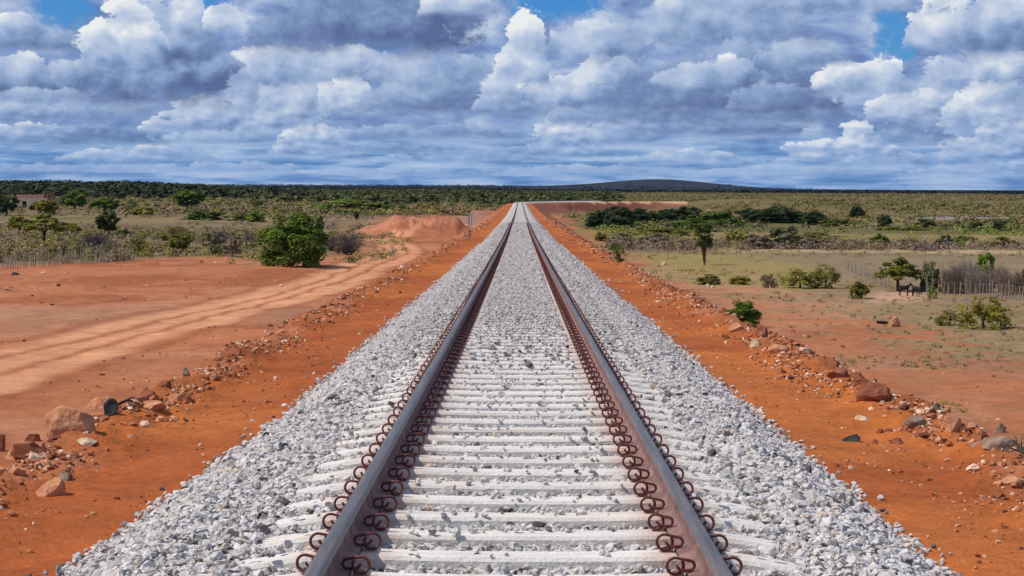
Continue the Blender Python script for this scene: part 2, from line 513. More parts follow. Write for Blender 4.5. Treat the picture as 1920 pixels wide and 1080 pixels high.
# ------------------------------------------------------------------ ground sheet
def soil_colours(x, y):
    """Colour of the ground by place: red dirt, haul road, dry grass, olive scrub floor, a painted cloud shadow."""
    d = np.hypot(x, y)
    s, lat = track_coords(x, y)
    a = np.abs(lat)
    n = fbm(x, y, 25, 4); nf = fbm(x, y, 3.0, 4); nn = fbm(x + 300, y * 0.7, 12, 5, .62); nx = fbm(x, y - 400, 90, 4)
    C = lambda r, g, b: np.array([r, g, b])
    olive = C(.140, .112, .034); tan = C(.245, .170, .085); grey = C(.20, .15, .098); brown = C(.175, .118, .062)
    red = C(.40, .140, .060); redd = C(.29, .088, .034); road = C(.60, .290, .150); orange = C(.41, .120, .030); pale = C(.62, .40, .24)
    def mixc(A, B, w): return A * (1 - w[..., None]) + B * w[..., None]
    col = np.broadcast_to(tan, x.shape + (3,)).copy()
    col = mixc(col, olive, sstep(n + 0.4 * nf, -0.12, 0.22) * np.where(lat > 0, .55, 1.0))
    col = mixc(col, C(.29, .175, .092), 0.45 * (lat > 0) * sstep(nn - nf * .3, -.3, .15))
    col = mixc(col, grey, 0.8 * sstep(nn + 0.3 * nf, 0.05, 0.30))
    col = mixc(col, brown, 0.6 * sstep(nx, 0.0, 0.35))
    far = sstep(d, 480, 800)
    col = mixc(col, C(.128, .098, .036) * np.ones(x.shape + (3,)) * (1 + 0.5 * n + 0.4 * nf)[..., None], far * 0.92)
    lo = sstep(d, 640, 330) * (lat < 0)
    col = mixc(col, C(.165, .120, .062), 0.5 * lo)
    # field strips on the right
    fld = zone(x, y, [(1170, 478), (1420, 474), (1520, 505), (1580, 545), (1300, 548), (1190, 505)], nf)
    col = mixc(col, C(.27, .205, .070), 0.8 * fld)
    fld2 = zone(x, y, [(1400, 470), (1920, 474), (2100, 500), (2100, 545), (1600, 520), (1500, 492)], nf)
    col = mixc(col, C(.22, .165, .095), 0.8 * fld2)
    fld3 = zone(x, y, [(1400, 464), (1960, 466), (1960, 473), (1405, 470)], nf * 0.4)
    col = mixc(col, C(.48, .34, .20), 0.8 * fld3)
    yel = ((d > 393) & (d < 492) & (lat > 14)).astype(float)
    col = mixc(col, C(.195, .165, .042), 0.8 * yel * sstep(nf + n, -.35, .1))
    val = ((d > 492) & (d < 600) & (lat > 14)).astype(float)
    col = mixc(col, C(.105, .098, .034), 0.85 * val)
    fy = zone(x, y, [(-300, 462), (90, 459), (110, 468), (-300, 474)], nf * .5)
    col = mixc(col, C(.26, .24, .05), 0.8 * fy)
    # red ground beside the line
    left = zone(x, y, [(-900, 520), (0, 503), (240, 489), (330, 484), (430, 481), (540, 497), (690, 462), (700, 447), (640, 440), (735, 410), (800, 392), (905, 397),
                       (960, 380), (990, 400), (985, 1500), (-5000, 1500)], nf * 1.0 + n * 0.6)
    redmix = mixc(np.broadcast_to(red, x.shape + (3,)), np.broadcast_to(redd, x.shape + (3,)), sstep(nn + 0.5 * nf, -0.18, 0.22))
    redmix = mixc(redmix, C(.47, .215, .115), 0.6 * sstep(fbm(x, y * 0.5 + 77, 7, 5, .62), 0.04, 0.30))
    redmix = mixc(redmix, C(.36, .20, .125), 0.5 * sstep(n, 0.08, 0.32))
    redmix = mixc(redmix, C(.43, .19, .095), np.full(x.shape, .15))
    onleft = (lat < 0).astype(float)
    col = mixc(col, redmix, left * onleft)
    cloud_shade = zone(x, y, [(840, 400), (905, 398), (915, 418), (860, 432), (835, 418)], nf)  # purple grey patch: a cloud shadow painted into the soil colour
    col = mixc(col, C(.28, .18, .16), 0.75 * cloud_shade * onleft)
    right = zone(x, y, [(960, 380), (1045, 400), (1085, 430), (1125, 455), (1150, 480), (1190, 505), (1270, 530), (1350, 542), (1500, 572), (1590, 596), (1680, 612), (1800, 655), (1920, 676), (2400, 745),
                        (5000, 1500), (960, 1500)], nf * 1.2 + n * 1.0)
    rr = mixc(redmix * 0.92, C(.33, .165, .09), 0.35 * sstep(nf, -0.2, 0.2))
    col = mixc(col, rr, right * (1 - onleft))
    pk = zone(x, y, [(1190, 500), (1400, 520), (1600, 560), (1650, 620), (1480, 585), (1260, 540)], nf * 2)
    col = mixc(col, C(.36, .20, .11), 0.55 * pk * (1 - onleft))
    pth = zone(x, y, [(1340, 462), (1350, 462), (1400, 476), (1385, 478)], nf * 0.2)
    col = mixc(col, pale, pth)
    pth2 = zone(x, y, [(1625, 552), (1660, 545), (1745, 551), (1740, 560), (1650, 566)], nf * 0.6)
    col = mixc(col, C(.52, .30, .19), 0.85 * pth2)
    sh = zone(x, y, [(1560, 615), (1700, 640), (1920, 690), (2100, 700), (2100, 650), (1800, 610)], nf * 1.5)
    col = mixc(col, C(.27, .19, .09), 0.7 * sh * sstep(nf + 0.6 * nn, -0.15, 0.15))
    w = road_w(x, y)
    col = mixc(col, road, w * np.clip(0.80 + 0.5 * nf, 0.3, 1))
    q = road_q(x, y)
    col = mixc(col, redd, 0.75 * np.exp(-((q - 0.30 + 0.2 * nf) / 0.10) ** 2) * w)
    col = mixc(col, redd * 0.9, 0.55 * np.exp(-((q - 1.12) / 0.14) ** 2) * (x < -6) * (d < 330))
    # embankment: orange formation, red brown rubble edge and sides
    edge = 4.35 + fbm(x, y + 90, 5.0, 3) * 0.30 + fbm(x, y, 1.3, 4) * 0.12
    sidec = mixc(redd * np.ones(x.shape + (3,)), red * np.ones(x.shape + (3,)), sstep(nf, -0.2, 0.25))
    inside = (s < 786)
    hs = land(x, y) - base_land(x, y)
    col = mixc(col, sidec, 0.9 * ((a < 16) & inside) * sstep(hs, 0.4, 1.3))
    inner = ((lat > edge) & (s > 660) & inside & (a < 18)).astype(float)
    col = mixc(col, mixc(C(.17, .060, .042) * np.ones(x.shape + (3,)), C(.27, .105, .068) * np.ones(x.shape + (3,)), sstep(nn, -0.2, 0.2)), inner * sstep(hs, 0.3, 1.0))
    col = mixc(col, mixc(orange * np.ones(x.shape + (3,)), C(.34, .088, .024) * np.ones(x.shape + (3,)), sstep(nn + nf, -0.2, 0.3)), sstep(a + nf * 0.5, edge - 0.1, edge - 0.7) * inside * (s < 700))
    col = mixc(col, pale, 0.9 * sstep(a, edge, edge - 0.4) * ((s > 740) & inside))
    mk = (np.hypot(x - MOUND[0], (y - MOUND[1]) / 1.6) < 11) & (a > 10)
    col = mixc(col, mixc(C(.34, .115, .058) * np.ones(x.shape + (3,)), C(.46, .19, .105) * np.ones(x.shape + (3,)), sstep(nf, -0.1, 0.2)), mk * 0.9)
    # hill and the far ridges wear dark scrub
    col = mixc(col, C(.022, .025, .014), sstep(d, 1800, 3400))
    lw = sstep(np.degrees(np.arctan2(x, y)), -6.5, -8.5) * sstep(d, 850, 1050)
    col = mixc(col, C(.060, .058, .024), lw * 0.8)
    return np.clip(col * (1 + 0.22 * fbm(x, y, 0.9, 3)[..., None] * (d < 260)[..., None]), 0.005, 0.9)


def zone(x, y, px, soft):
    """1 inside the ground patch whose outline was read off the photograph."""
    P = []
    for p in px:
        zz = -8.6 if p[0] < 975 else -11.4
        py = max(p[1], 372)
        P.append(at_z(p[0], py, zz))
    wob = 4.0 * np.asarray(soft)
    d = np.hypot(x, y)
    k = np.clip(d / 120, 0.3, 3)
    wob = wob * k
    fine = fbm(x + 11, y, 1.1, 3) * 5.0 * np.clip(k, .5, 1.2)
    acc = 0
    for jx, jy in ((-.6, -1.6), (.7, -.6), (-.4, .7), (.8, 1.7), (0, 0)):
        acc = acc + in_poly(x + wob + (jx + .5 * fine) * k, y + wob * 2.0 + (jy * 1.6 + fine) * k, P)
    return acc / 5.0


def build_ground():
    rows = np.concatenate([np.linspace(3.0, 7.5, 8)[:-1], np.geomspace(7.5, 420, 520)[:-1], np.geomspace(420, 900, 200)[:-1], np.geomspace(900, 13000, 170)])
    azc = np.linspace(-16.5, 17, 860)
    azl = -16.5 - np.geomspace(0.08, 40, 70)[::-1]
    azr = 17 + np.geomspace(0.08, 40, 70)
    az = np.radians(np.concatenate([azl, azc, azr]))
    D, A = np.meshgrid(rows, az, indexing='ij')
    X = D * np.tan(np.clip(A, -1.0, 1.0)); Y = D
    Z = land(X, Y)
    c = soil_colours(X, Y)
    nr, nc = X.shape
    v = np.stack([X, Y, Z + CZ], -1).reshape(-1, 3)
    i = np.arange(nr * nc).reshape(nr, nc)
    f = np.stack([i[:-1, :-1], i[:-1, 1:], i[1:, 1:], i[1:, :-1]], -1).reshape(-1, 4)
    col4 = np.concatenate([c.reshape(-1, 3), np.ones((nr * nc, 1))], 1)
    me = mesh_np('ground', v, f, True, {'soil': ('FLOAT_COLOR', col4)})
    m, N, b = new_mat('soil', 0.95, 0.1)
    P = world_pos(N)
    c0 = attr(N, 'soil').outputs['Color']
    n1 = N.noise(P, 1.1, 6, 0.62); n2 = N.noise(P, 9.0, 5, 0.65); n3 = N.noise(P, 0.12, 5, 0.55)
    n5 = N.noise(P, 3.5, 6, 0.7)
    k = N.add(N.mul(N.sub(n1, 0.5), 0.7), N.add(N.mul(N.sub(n2, 0.5), 0.7), N.add(N.mul(N.sub(n5, 0.5), 0.7), N.mad(N.sub(n3, 0.5), 0.4, 1.0))))
    hs = N.new('ShaderNodeHueSaturation')
    N.l.new(c0, hs.inputs['Color']); N.l.new(k, hs.inputs['Value'])
    N.l.new(hs.outputs[0], b.inputs['Base Color'])
    bump(N, b, N.add(N.mul(n1, 0.5), N.add(N.mul(n5, 0.4), N.mul(n2, 0.25))), 0.9, 0.14)
    link('ground', me, m, kind='structure')


build_ground()


# ------------------------------------------------------------------ ballast, sleepers, rails
GAUGE = 1.67          # between the centres of the rail heads
DROP = 0.178          # rail top above the rail seat


def ballast_section():
    """(offset, height below rail top) across the bed, left to right."""
    return [(-2.62, -0.72), (-2.35, -0.56), (-1.95, -0.33), (-1.72, -0.235), (-1.35, -0.225), (-1.0, -0.215), (-0.6, -0.20), (0, -0.205),
            (0.6, -0.20), (1.0, -0.215), (1.35, -0.225), (1.72, -0.235), (1.95, -0.33), (2.35, -0.56), (2.62, -0.72)]


def left_spread(s):
    """The left foot of the bed lies a little farther out close to the eye."""
    return np.interp(s, [0, 9, 13, 19, 30], [.24, .24, .10, -.10, -.06])


def bed_height(s, lat):
    lat = np.where(lat < -1.6, -1.6 + (lat + 1.6) * 1.02 / (1.02 + left_spread(s)), lat)
    sec = ballast_section()
    return rail_z(s) + np.interp(lat, [p[0] for p in sec], [p[1] for p in sec]) + crib_rise(s) * (np.abs(lat) < 1.8)


def crib_rise(s):
    """Farther on, the sleepers are buried: the stones stand a little higher between the rails."""
    return 0.026 * sstep(np.asarray(s, float), 24, 42) - 0.02


def ballast_material():
    m, N, b = new_mat('ballast_stone', 0.9, 0.25)
    P = world_pos(N)
    vo = N.new('ShaderNodeTexVoronoi'); vo.inputs['Scale'].default_value = 17
    N.l.new(P, vo.inputs['Vector'])
    r = N.new('ShaderNodeSeparateColor'); N.l.new(vo.outputs['Color'], r.inputs[0])
    col = N.ramp(r.outputs[0], [(0.0, (.26, .24, .23)), (0.25, (.41, .382, .367)), (0.6, (.485, .453, .436)), (0.9, (.535, .505, .485)), (1.0, (.26, .235, .22))])
    big = N.noise(P, 0.5, 4, 0.6)
    col = N.mix(N.step(big, 0.45, 0.75), col, (.66, .60, .53, 1))
    N.l.new(col, b.inputs['Base Color'])
    bump(N, b, N.m('SUBTRACT', 1.0, vo.outputs['Distance']), 0.9, 0.05)
    return m


def build_bed():
    s = np.concatenate([np.arange(2, 60, 0.25), np.geomspace(60, 748, 300)])
    sec = ballast_section()
    lat0 = np.linspace(-2.62, 2.62, 44)
    S, L = np.meshgrid(s, lat0, indexing='ij')
    L = np.where(L < -1.6, -1.6 + (L + 1.6) * (1.02 + left_spread(S)) / 1.02, L)
    x, y = track_point(S, L)
    z = bed_height(S, L) - np.interp(S, [0, 25, 60], [.062, .055, .03]) + 0.035 * fbm(x, y, 0.3, 3) + 0.05 * fbm(x, y, 2.0, 2) * (np.abs(L) > 1.7)
    nr, nc = x.shape
    v = np.stack([x, y, z + CZ], -1).reshape(-1, 3)
    i = np.arange(nr * nc).reshape(nr, nc)
    f = np.stack([i[:-1, :-1], i[:-1, 1:], i[1:, 1:], i[1:, :-1]], -1).reshape(-1, 4)
    link('ballast_bed', mesh_np('ballast_bed', v, f, True), ballast_material(), kind='structure')


def stone_tree(name, mat, variants=5, rough=0.42):
    """Geometry nodes: an angular little rock on every point, turned and scaled by the point's own attributes."""
    g = bpy.data.node_groups.new(name, 'GeometryNodeTree')
    g.interface.new_socket('Geometry', in_out='INPUT', socket_type='NodeSocketGeometry')
    g.interface.new_socket('Geometry', in_out='OUTPUT', socket_type='NodeSocketGeometry')
    n, l = g.nodes, g.links
    gi, go = n.new('NodeGroupInput'), n.new('NodeGroupOutput')
    join = n.new('GeometryNodeGeometryToInstance')
    for k in range(variants):
        ico = n.new('GeometryNodeMeshIcoSphere'); ico.inputs['Radius'].default_value = 0.5; ico.inputs['Subdivisions'].default_value = 2
        rv = n.new('FunctionNodeRandomValue'); rv.data_type = 'FLOAT_VECTOR'
        rv.inputs['Min'].default_value = (-0.07,) * 3; rv.inputs['Max'].default_value = (0.07,) * 3
        rv.inputs['Seed'].default_value = k * 7 + 1
        no = n.new('ShaderNodeTexNoise'); no.noise_dimensions = '4D'; no.inputs['Scale'].default_value = 1.7; no.inputs['Detail'].default_value = 1
        no.inputs['W'].default_value = k * 5.3
        sub = n.new('ShaderNodeVectorMath'); sub.operation = 'SUBTRACT'; sub.inputs[1].default_value = (0.5, 0.5, 0.5)
        l.new(no.outputs['Color'], sub.inputs[0])
        sc = n.new('ShaderNodeVectorMath'); sc.operation = 'SCALE'; sc.inputs['Scale'].default_value = rough * 2.6
        l.new(sub.outputs[0], sc.inputs[0])
        ad = n.new('ShaderNodeVectorMath'); ad.operation = 'ADD'
        l.new(sc.outputs[0], ad.inputs[0]); l.new(rv.outputs[0], ad.inputs[1])
        sp = n.new('GeometryNodeSetPosition')
        l.new(ico.outputs['Mesh'], sp.inputs['Geometry']); l.new(ad.outputs[0], sp.inputs['Offset'])
        sh = n.new('GeometryNodeSetShadeSmooth'); sh.inputs['Shade Smooth'].default_value = False
        l.new(sp.outputs[0], sh.inputs['Geometry'])
        sm = n.new('GeometryNodeSetMaterial'); sm.inputs['Material'].default_value = mat
        l.new(sh.outputs[0], sm.inputs['Geometry'])
        l.new(sm.outputs[0], join.inputs[0])
    iop = n.new('GeometryNodeInstanceOnPoints')
    l.new(gi.outputs[0], iop.inputs['Points'])
    l.new(join.outputs[0], iop.inputs['Instance'])
    iop.inputs['Pick Instance'].default_value = True
    for an, sock in (('turn', 'Rotation'), ('size', 'Scale')):
        na = n.new('GeometryNodeInputNamedAttribute'); na.data_type = 'FLOAT_VECTOR'; na.inputs['Name'].default_value = an
        if sock == 'Rotation':
            e = n.new('FunctionNodeEulerToRotation'); l.new(na.outputs[0], e.inputs[0]); l.new(e.outputs[0], iop.inputs[sock])
        else:
            l.new(na.outputs[0], iop.inputs[sock])
    ri = n.new('FunctionNodeRandomValue'); ri.data_type = 'INT'
    ri.inputs[4].default_value = 0; ri.inputs[5].default_value = variants - 1
    l.new(ri.outputs[2], iop.inputs['Instance Index'])
    l.new(iop.outputs[0], go.inputs[0])
    return g


def stones(name, pts, size, mat, label, cat, flat=0.65, seed=1):
    rg = np.random.default_rng(seed)
    n = len(pts)
    me = bpy.data.meshes.new(name)
    me.vertices.add(n); me.vertices.foreach_set('co', np.ascontiguousarray(pts, np.float32).ravel())
    turn = np.stack([rg.normal(0, .45, n), rg.normal(0, .45, n), rg.random(n) * 6.28], -1)
    sz = np.stack([size * rg.uniform(.75, 1.35, n), size * rg.uniform(.7, 1.1, n), size * flat * rg.uniform(.7, 1.2, n)], -1)
    for an, dat in (('turn', turn), ('size', sz)):
        a_ = me.attributes.new(an, 'FLOAT_VECTOR', 'POINT'); a_.data.foreach_set('vector', np.ascontiguousarray(dat, np.float32).ravel())
    me.update()
    o = link(name, me, None, kind='stuff', label=label, cat=cat)
    md = o.modifiers.new('stones', 'NODES'); md.node_group = stone_tree(name + '_stones', mat)
    return o


def stone_material(name, stops, rough=0.9, tint=None):
    m, N, b = new_mat(name, rough, 0.2)
    oi = N.new('ShaderNodeObjectInfo')
    col = N.ramp(oi.outputs['Random'], stops)
    n = N.noise(N.new('ShaderNodeTexCoord').outputs['Object'], 3.0, 4, 0.6)
    hs = N.new('ShaderNodeHueSaturation'); N.l.new(col, hs.inputs['Color'])
    N.l.new(N.mad(N.sub(n, 0.5), 0.5, 1.0), hs.inputs['Value'])
    N.l.new(hs.outputs[0], b.inputs['Base Color'])
    return m


SLEEPER_STEP = 0.60
SLEEPER_0 = 6.65


def build_gravel():
    rg = np.random.default_rng(11)
    P, S = [], []
    # (from, to, stones per square metre, stone size)
    for (d0, d1, rho, sz) in [(7.0, 14, 1350, .045), (14, 24, 1250, .044), (24, 40, 1250, .037), (40, 66, 680, .043), (66, 90, 300, .053), (90, 120, 150, .062), (120, 155, 70, .07), (155, 200, 30, .08)]:
        n = int((d1 - d0) * 5.0 * rho)
        s = rg.uniform(d0, d1, n); lat = rg.uniform(-2.5, 2.5, n)
        size = sz * rg.lognormal(0, .28, n) * np.where(np.abs(lat) < .74, .82, .94)
        # stones spill less densely over the foot of the bed
        keep = rg.random(n) < np.where(np.abs(lat) > 2.3, 0.45, 1.0)
        lat = np.where(lat < -1.6, -1.6 + (lat + 1.6) * (1.02 + left_spread(s)) / 1.02, lat)
        # keep the sleepers clean near the eye
        ph = ((s - SLEEPER_0) / SLEEPER_STEP + 0.5) % 1.0 - 0.5
        onsl = (np.abs(ph) * SLEEPER_STEP < 0.125) & (np.abs(lat) < 1.34 + 0.05 * rg.normal(size=n))
        cover = 0.05 + 0.95 * sstep(s + rg.normal(0, 2.2, n), 20, 36) * np.where(np.abs(lat) < .75, 1, .85)
        keep &= ~onsl | (rg.random(n) < cover)
        # leave the rail feet free
        foot = np.abs(np.abs(lat) - GAUGE / 2) < 0.115
        keep &= ~foot
        clip = np.abs(np.abs(lat) - GAUGE / 2) < 0.21
        keep &= ~(clip & (np.abs(ph) * SLEEPER_STEP < 0.16) & (s < 200))
        s, lat, size, onsl = s[keep], lat[keep], size[keep], onsl[keep]
        x, y = track_point(s, lat)
        z = bed_height(s, lat) + rg.uniform(-.6, .25, len(s)) * size * 0.9 - 0.006
        crib = (np.abs(lat) < 1.3) & (s < 26)
        z = np.where(crib, z - 0.006, z)
        z = np.where(onsl, np.maximum(z, rail_z(s) - DROP - 0.012 + 0.3 * size), z)
        size = np.where(onsl & (s < 20), size * 0.7, size)
        P.append(np.stack([x, y, z + CZ], -1)); S.append(size)
    # strays on the orange shoulder
    n = 3000
    s = 7.5 + 110 * rg.random(n) ** 1.6; sd = rg.choice([-1, 1], n); lat = sd * (2.45 + rg.exponential(.045, n)); lat = np.where(lat < 0, lat - left_spread(s), lat)
    x, y = track_point(s, lat); z = land(x, y)
    P.append(np.stack([x, y, z + CZ + 0.012], -1)); S.append(0.032 * rg.lognormal(0, .3, n) * (1 + s / 90))
    P = np.concatenate(P); S = np.concatenate(S)
    m = stone_material('crushed_stone', [(0.0, (.08, .07, .068)), (0.045, (.15, .135, .13)), (0.12, (.39, .364, .351)), (0.32, (.495, .465, .448)), (0.65, (.57, .538, .517)), (0.88, (.645, .61, .587)), (0.95, (.56, .44, .35)), (1.0, (.34, .295, .27))])
    nearby = P[:, 1] < 27 + rg.normal(0, 4, len(P))
    stones('ballast_gravel', P[nearby], S[nearby], m, 'pale grey crushed stone ballast around the near sleepers and rails', 'gravel')
    m2 = stone_material('dusty_crushed_stone', [(0.0, (.20, .18, .175)), (0.05, (.34, .315, .30)), (0.15, (.44, .41, .393)), (0.5, (.505, .472, .454)), (0.85, (.565, .53, .51)), (1.0, (.46, .40, .36))])
    stones('far_ballast_gravel', P[~nearby], S[~nearby], m2, 'fine even pale ballast of the track farther away', 'gravel', .6, 2)


def sweep(profile, path_s, lat, name, mats, closed=True):
    """Rail: cross section (offset, height, material index per edge) drawn along the track."""
    n = len(profile)
    px = np.array([p[0] for p in profile]); pz = np.array([p[1] for p in profile])
    S = np.repeat(path_s[:, None], n, 1)
    x, y = track_point(S, lat + px[None, :])
    z = rail_z(S) + pz[None, :] + CZ
    v = np.stack([x, y, z], -1).reshape(-1, 3)
    i = np.arange(len(path_s) * n).reshape(len(path_s), n)
    j = np.roll(i, -1, 1)
    f = np.stack([i[:-1], j[:-1], j[1:], i[1:]], -1).reshape(-1, 4)
    me = mesh_np(name, v, f, True)
    for m in mats: me.materials.append(m)
    mi = np.tile(np.array([p[2] for p in profile], np.int32), len(path_s) - 1)
    me.polygons.foreach_set('material_index', mi)
    return me


def build_rails():
    steel, N, b = new_mat('worn_steel', 0.42, 0.5)
    b.inputs['Metallic'].default_value = 0.45
    P = world_pos(N)
    tc = N.new('ShaderNodeMapping'); tc.inputs['Scale'].default_value = (30, 0.9, 30); N.l.new(P, tc.inputs['Vector'])
    st = N.noise(tc.outputs[0], 1.0, 6, 0.65)
    sp = N.noise(P, 22, 4, 0.6)
    col = N.ramp(N.add(N.mul(st, 0.7), N.mul(sp, 0.3)), [(0.3, (.075, .066, .066)), (0.5, (.165, .143, .142)), (0.60, (.225, .18, .165)), (0.8, (.36, .30, .275))])
    N.l.new(col, b.inputs['Base Color'])
    N.l.new(N.mad(st, 0.3, 0.34), b.inputs['Roughness'])
    rust, N, b = new_mat('rusty_rail_side', 0.85, 0.2)
    P = world_pos(N)
    n = N.noise(P, 6, 6, 0.65)
    col = N.ramp(n, [(0.3, (.115, .060, .056)), (0.5, (.215, .122, .112)), (0.7, (.33, .205, .18))])
    N.l.new(col, b.inputs['Base Color'])
    half = [(0.0, 0.0, 0), (0.022, -0.001, 0), (0.031, -0.005, 0), (0.0355, -0.013, 0), (0.0365, -0.036, 1), (0.033, -0.041, 1), (0.012, -0.053, 1), (0.0085, -0.07, 1), (0.0085, -0.115, 1), (0.013, -0.138, 1), (0.030, -0.150, 1), (0.074, -0.160, 1), (0.075, -0.172, 1)]
    prof = [(x, z, k) for x, z, k in half] + [(-x, z, 1) for x, z, k in reversed(half[1:])]
    prof2 = []
    n_ = len(half)
    for idx, (x, z, k) in enumerate(prof):
        if idx >= n_:
            o = half[::-1][idx - n_]
            nxt = half[::-1][idx - n_ + 1] if idx - n_ + 1 < n_ else half[0]
            k = nxt[2]
            k = 0 if z > -0.03 else 1
        prof2.append((x, z, k))
    s = np.concatenate([np.arange(2, 40, 0.5), np.geomspace(40, 748, 260)])
    for sd, lab in ((-1, 'long steel rail with its dark shaded side facing the track middle'), (1, 'long steel rail with its sunlit rusty side facing the track middle')):
        me = sweep(prof2, s, sd * GAUGE / 2, 'rail', [steel, rust])
        o = link('rail', me, None, label=lab, cat='rail', group='rails of the railway track')


def curve_mesh(name, pts, radius, mat, res=8, closed=False):
    """A round bar along points, as a mesh."""
    pts = [Vector(p) for p in pts]
    vs, fs = [], []
    n = len(pts)
    prev = None
    for i, p in enumerate(pts):
        t = (pts[min(i + 1, n - 1)] - pts[max(i - 1, 0)]).normalized()
        u = t.orthogonal().normalized() if prev is None else (prev - t * prev.dot(t)).normalized()
        prev = u
        w = t.cross(u)
        r = radius[i] if hasattr(radius, '__len__') else radius
        for k in range(res):
            a = 2 * math.pi * k / res
            vs.append(p + (u * math.cos(a) + w * math.sin(a)) * r)
    for i in range(n - 1):
        for k in range(res):
            k2 = (k + 1) % res
            fs.append((i * res + k, i * res + k2, (i + 1) * res + k2, (i + 1) * res + k))
    fs.append(tuple(range(res))[::-1]); fs.append(tuple((n - 1) * res + k for k in range(res)))
    me = bpy.data.meshes.new(name)
    me.from_pydata([tuple(v) for v in vs], [], fs)
    me.polygons.foreach_set('use_smooth', [True] * len(fs))
    if mat: me.materials.append(mat)
    return me


def build_sleepers():
    # concrete block: thick under the rails, ends falling away, slightly waisted middle
    xs = [-1.38, -1.34, -1.15, -0.98, -0.835, -0.69, -0.5, -0.25, 0, 0.25, 0.5, 0.69, 0.835, 0.98, 1.15, 1.34, 1.38]
    top = [-0.085, -0.062, -0.030, -0.006, 0.0, -0.002, -0.008, -0.012, -0.012, -0.012, -0.008, -0.002, 0.0, -0.006, -0.030, -0.062, -0.085]
    hw = [.085, .10, .105, .108, .108, .106, .10, .096, .095, .096, .10, .106, .108, .108, .105, .10, .085]
    vs, fs = [], []
    for x, t, w in zip(xs, top, hw):
        ring = [(-w - .03, -0.24), (-w - .004, t - .018), (-w + .012, t), (w - .012, t), (w + .004, t - .018), (w + .03, -0.24)]
        vs += [(x, yy, zz) for yy, zz in ring]
    for i in range(len(xs) - 1):
        for k in range(6):
            k2 = (k + 1) % 6
            fs.append((i * 6 + k, (i + 1) * 6 + k, (i + 1) * 6 + k2, i * 6 + k2))
    fs.append((0, 1, 2, 3, 4, 5)); e = (len(xs) - 1) * 6; fs.append((e + 5, e + 4, e + 3, e + 2, e + 1, e))
    body = bpy.data.meshes.new('sleeper_body'); body.from_pydata(vs, [], fs)
    m, N, b = new_mat('pale_concrete', 0.9, 0.2)
    P = world_pos(N)
    mp = N.new('ShaderNodeMapping'); mp.inputs['Scale'].default_value = (1.2, 6, 6); N.l.new(P, mp.inputs['Vector'])
    n1 = N.noise(mp.outputs[0], 2.0, 6, 0.65); n2 = N.noise(P, 38, 4, 0.6)
    oi = N.new('ShaderNodeObjectInfo').outputs['Random']
    k = N.add(N.mul(n1, 0.8), N.add(N.mul(n2, 0.3), N.mul(oi, 0.12)))
    col = N.ramp(k, [(0.35, (.46, .42, .385)), (0.55, (.64, .60, .555)), (0.72, (.74, .70, .65)), (0.95, (.78, .74, .69))])
    dust = N.noise(P, 1.3, 4, 0.6)
    col = N.mix(N.mul(N.step(dust, 0.52, 0.75), 0.4), col, (.66, .50, .40, 1))
    ox = N.new('ShaderNodeSeparateXYZ'); N.l.new(N.new('ShaderNodeTexCoord').outputs['Object'], ox.inputs[0])
    dr = N.m('ABSOLUTE', N.sub(N.m('ABSOLUTE', ox.outputs[0]), GAUGE / 2))
    near_rail = N.mul(N.step(N.mad(N.sub(n1, .5), .25, dr), 0.34, 0.06), 0.7)
    col = N.mix(near_rail, col, (.50, .30, .235, 1))
    pits = N.noise(P, 70, 3, 0.7)
    col = N.mix(N.mul(N.step(pits, .60, .72), .5), col, (.25, .23, .21, 1))
    N.l.new(col, b.inputs['Base Color'])
    bump(N, b, N.add(n2, N.mul(n1, .5)), 0.6, 0.015)
    body.materials.append(m)
    cm, N, b = new_mat('dark_red_spring_steel', 0.6, 0.3)
    n = N.noise(world_pos(N), 40, 4, 0.6)
    N.l.new(N.ramp(n, [(0.3, (.085, .020, .018)), (0.6, (.150, .042, .036)), (0.8, (.24, .095, .08))]), b.inputs['Base Color'])
    sm, N, b = new_mat('pink_dusty_iron', 0.9, 0.1)
    N.l.new(N.ramp(N.noise(world_pos(N), 30, 4, 0.6), [(0.3, (.34, .21, .18)), (0.7, (.58, .42, .37))]), b.inputs['Base Color'])
    pad, N, b = new_mat('dark_rubber', 0.8, 0.2)
    N.l.new(N.ramp(N.noise(world_pos(N), 30, 3, 0.6), [(0.3, (.03, .03, .03)), (0.7, (.07, .06, .055))]), b.inputs['Base Color'])
    # spring clip: a pear shaped loop standing across the rail, its thin end on the rail foot, its tail tucked inside
    cx, cz, r0 = 0.130, 0.049, 0.038
    nx, nz, r1 = 0.066, 0.052, 0.022
    pts = [(0.126, 0.004, 0.056), (0.122, 0.004, 0.044), (0.110, 0.004, 0.034), (0.092, 0.003, 0.029)]
    pts += [(nx + r1 * math.cos(math.radians(a)), 0.002, nz + r1 * math.sin(math.radians(a))) for a in np.linspace(-75, -255, 11)]
    pts += [(cx + r0 * math.cos(math.radians(a)), 0.000 - 0.010 * (105 - a) / 330, cz + r0 * math.sin(math.radians(a))) for a in np.linspace(105, -215, 26)]
    clip = {}
    for sg in (1, -1):
        clip[sg] = curve_mesh('spring_clip', [(sg * p[0], p[1] * sg, p[2]) for p in pts], 0.0072, cm, 8)
    # iron shoulder the clip sits in
    bs = []
    for sg in (1, -1):
        vs = [(sg * .086, .012, -.004), (sg * .158, .014, -.004), (sg * .158, .050, -.004), (sg * .086, .055, -.004),
              (sg * .092, .016, .034), (sg * .140, .018, .026), (sg * .140, .044, .026), (sg * .092, .048, .034)]
        fs = [(0, 1, 5, 4), (1, 2, 6, 5), (2, 3, 7, 6), (3, 0, 4, 7), (4, 5, 6, 7)]
        if sg < 0: fs = [q[::-1] for q in fs]
        me = bpy.data.meshes.new('clip_shoulder'); me.from_pydata(vs, [], fs); me.materials.append(sm); bs.append(me)
